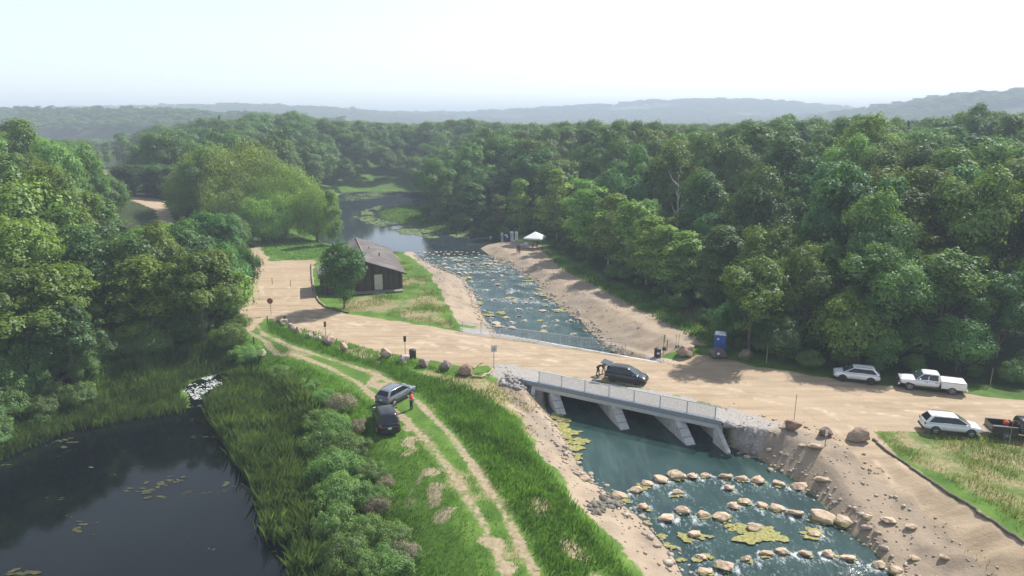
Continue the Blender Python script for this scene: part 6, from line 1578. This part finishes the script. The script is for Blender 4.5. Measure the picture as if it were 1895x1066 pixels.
# shrubs on the embankment between reeds and track
BUSH = [(598, 800, 60, 46), (625, 822, 66, 60), (608, 850, 75, 66), (648, 858, 70, 56), (625, 905, 84, 78), (680, 890, 50, 42), (635, 955, 84, 78), (690, 945, 56, 56), (625, 1008, 76, 74), (682, 1015, 66, 62), (640, 1066, 90, 84), (730, 1012, 60, 46), (725, 1066, 84, 62), (690, 1080, 70, 66), (600, 745, 44, 24), (455, 668, 50, 32), (428, 642, 56, 46), (440, 615, 46, 38), (512, 700, 44, 24), (565, 722, 40, 22)]
DRYB = [(635, 765, 56, 44), (662, 805, 42, 36), (700, 960, 54, 52), (745, 1050, 66, 54), (715, 905, 36, 30)]
rows = sorted(BUSH, key=lambda b: b[1]); 
for i, (u, v, wp, hp) in enumerate(rows):
    p = hit(u, v); d = depth_y(p.y, v); c = rrng.uniform(.9, 1.2)
    tree('bush', p.x, p.y, hp/FPX*d, wp/FPX*d*1.25, 'shrub', f'leafy green shrub on the pond embankment, {ORD[i]} counting from the woods toward the viewer', 'shrub', 'green shrubs on the embankment', (c, c, c*.95))
cmD, CD = crown('dry_crown', 97, 2.0, 1.6, .2, 30, 7000, .10, 'bush'); cmD.materials.append(M_DRY)
for i, (u, v, wp, hp) in enumerate(DRYB):
    p = hit(u, v); d = depth_y(p.y, v); w_, h = wp/FPX*d, hp/FPX*d
    t = empty('seedhead_bush', p, rrng.uniform(0, 6)); t.scale = (w_/3.2, w_/3.2, h/2.0*.9); tag(t, f'pinkish grey seed head clump, {ORD[i]} one listed down the pond embankment' if 0 else ['pinkish grey seed head bush nearest the black suv, behind it', 'pale seed head bush left of the black suv rear', 'brown grey seed head bush halfway down the embankment', 'largest brown seed head bush at the bottom of the embankment', 'small seed head clump at the grass edge of the embankment'][i], 'shrub', 'dry seed head bushes')
    c = put('crown', cmD, None, t); s = SPEC['bush'][0]; put('stem', s['trunk'], None, t)
# understory at the wood edges
def understory(P, n, seed, hmax, test=None):
    rng = np.random.default_rng(seed); pts = []
    for _ in range(n*30):
        x, y = rng.uniform(P.min(0), P.max(0)); s = sd1(P, x, y)
        if not (-.3 < s < 7) or abs(x) > .78*y+3 or y > 210: continue
        h = rng.uniform(.35, 1)*hmax*(.55+.08*max(0, s)); z = ht(x, y)
        u, v, d = pix(x, y, z+h)
        if blocked(x, y, z, h, h*.6): continue
        pts.append((x, y, z-.1, h/6.0, h/6.0*rng.uniform(.8, 1.2)))
        if len(pts) >= n: break
    return pts
sh = [next(ob for ob in COL.objects if ob.data is SPEC['shrub'][i]['crown']) for i in range(3)]
us = understory(WOOD_R, 360, 1, 4.2)+understory(WOOD_L, 420, 2, 5.0)
forest_stuff('undergrowth', us, 'low leafy undergrowth filling the edges of the woods', sh, 5)
# fallen branches by the pond wood
for (u, v, lb, n_, sd_) in ((25, 700, 'grey fallen branches at the pond edge of the wood', 9, 1), (105, 722, 'dark brushy pile of dead twigs by the pond wood', 16, 2), (305, 520, 'pale broken limbs showing among the pond wood crowns', 8, 3)):
    if v < 600: x, y, z = -47.0, 88.0, ht(-47, 88)+6.0
    else: x, y, z = hit(u, v)
    t = empty('fallen_branches', (x, y, z)); tag(t, lb, 'branches'); rg = random.Random(sd_)
    for k in range(n_):
        m = MB(); a = rg.uniform(0, 3.14); l = rg.uniform(1.2, 2.6); c = Vector((rg.gauss(0, .7), rg.gauss(0, .5), .3+rg.random()*.7)); e = Vector((math.cos(a), math.sin(a)*.6, rg.uniform(.1, .7))).normalized()*l
        m.tube([c-e*.5, c+Vector((0, 0, .15)), c+e*.5], [.07, .05, .015], 5); m.build('branch', M_DEAD if sd_ != 2 else M_BARK, t)
# straw erosion rolls and log kerbs
M_STRAW = simple('straw', (.36, .29, .17), .95, var=.3, scale=12, bmp=.4)
def roll(name, pts, r, label, mat, cat, z=0.0):
    P = [hit(u, v)+Vector((0, 0, r*.7+z)) for u, v in pts]; Q = []
    for i in range(len(P)-1):
        for k in range(5): Q.append(P[i].lerp(P[i+1], k/5)+Vector((rrng.gauss(0, .05), rrng.gauss(0, .05), 0)))
    Q.append(P[-1]); 
    for q in Q: q.z = ht(q.x, q.y)+r*.7
    m = MB(); m.tube(Q, [r*rrng.uniform(.85, 1.15) for _ in Q], 8); return tag(m.build(name, mat), label, cat)
roll('straw_roll', [(872, 697), (890, 700), (905, 693), (914, 682)], .13, 'curved straw erosion roll behind the reddish brown boulder', M_STRAW, 'erosion roll')
roll('straw_roll', [(876, 683), (884, 676), (893, 671)], .10, 'short straw roll leaning toward the sand road', M_STRAW, 'erosion roll')
roll('log_kerb', [(576, 490), (578, 520), (583, 545), (592, 560), (603, 569)], .14, 'pale log kerb curving round the barn lawn by the gravel lot', M_WOODP, 'log kerb')
roll('log_kerb', [(604, 570), (622, 575), (645, 580)], .12, 'short dark log kerb under the lone tree shadow', M_BARK, 'log kerb')
roll('silt_fence', [(1616, 815), (1640, 835), (1680, 862), (1706, 880), (1735, 900), (1775, 925), (1812, 950), (1850, 975), (1895, 1006)], .10, 'brown rolled silt barrier between the lawn and the bank path', M_BARK, 'silt barrier')
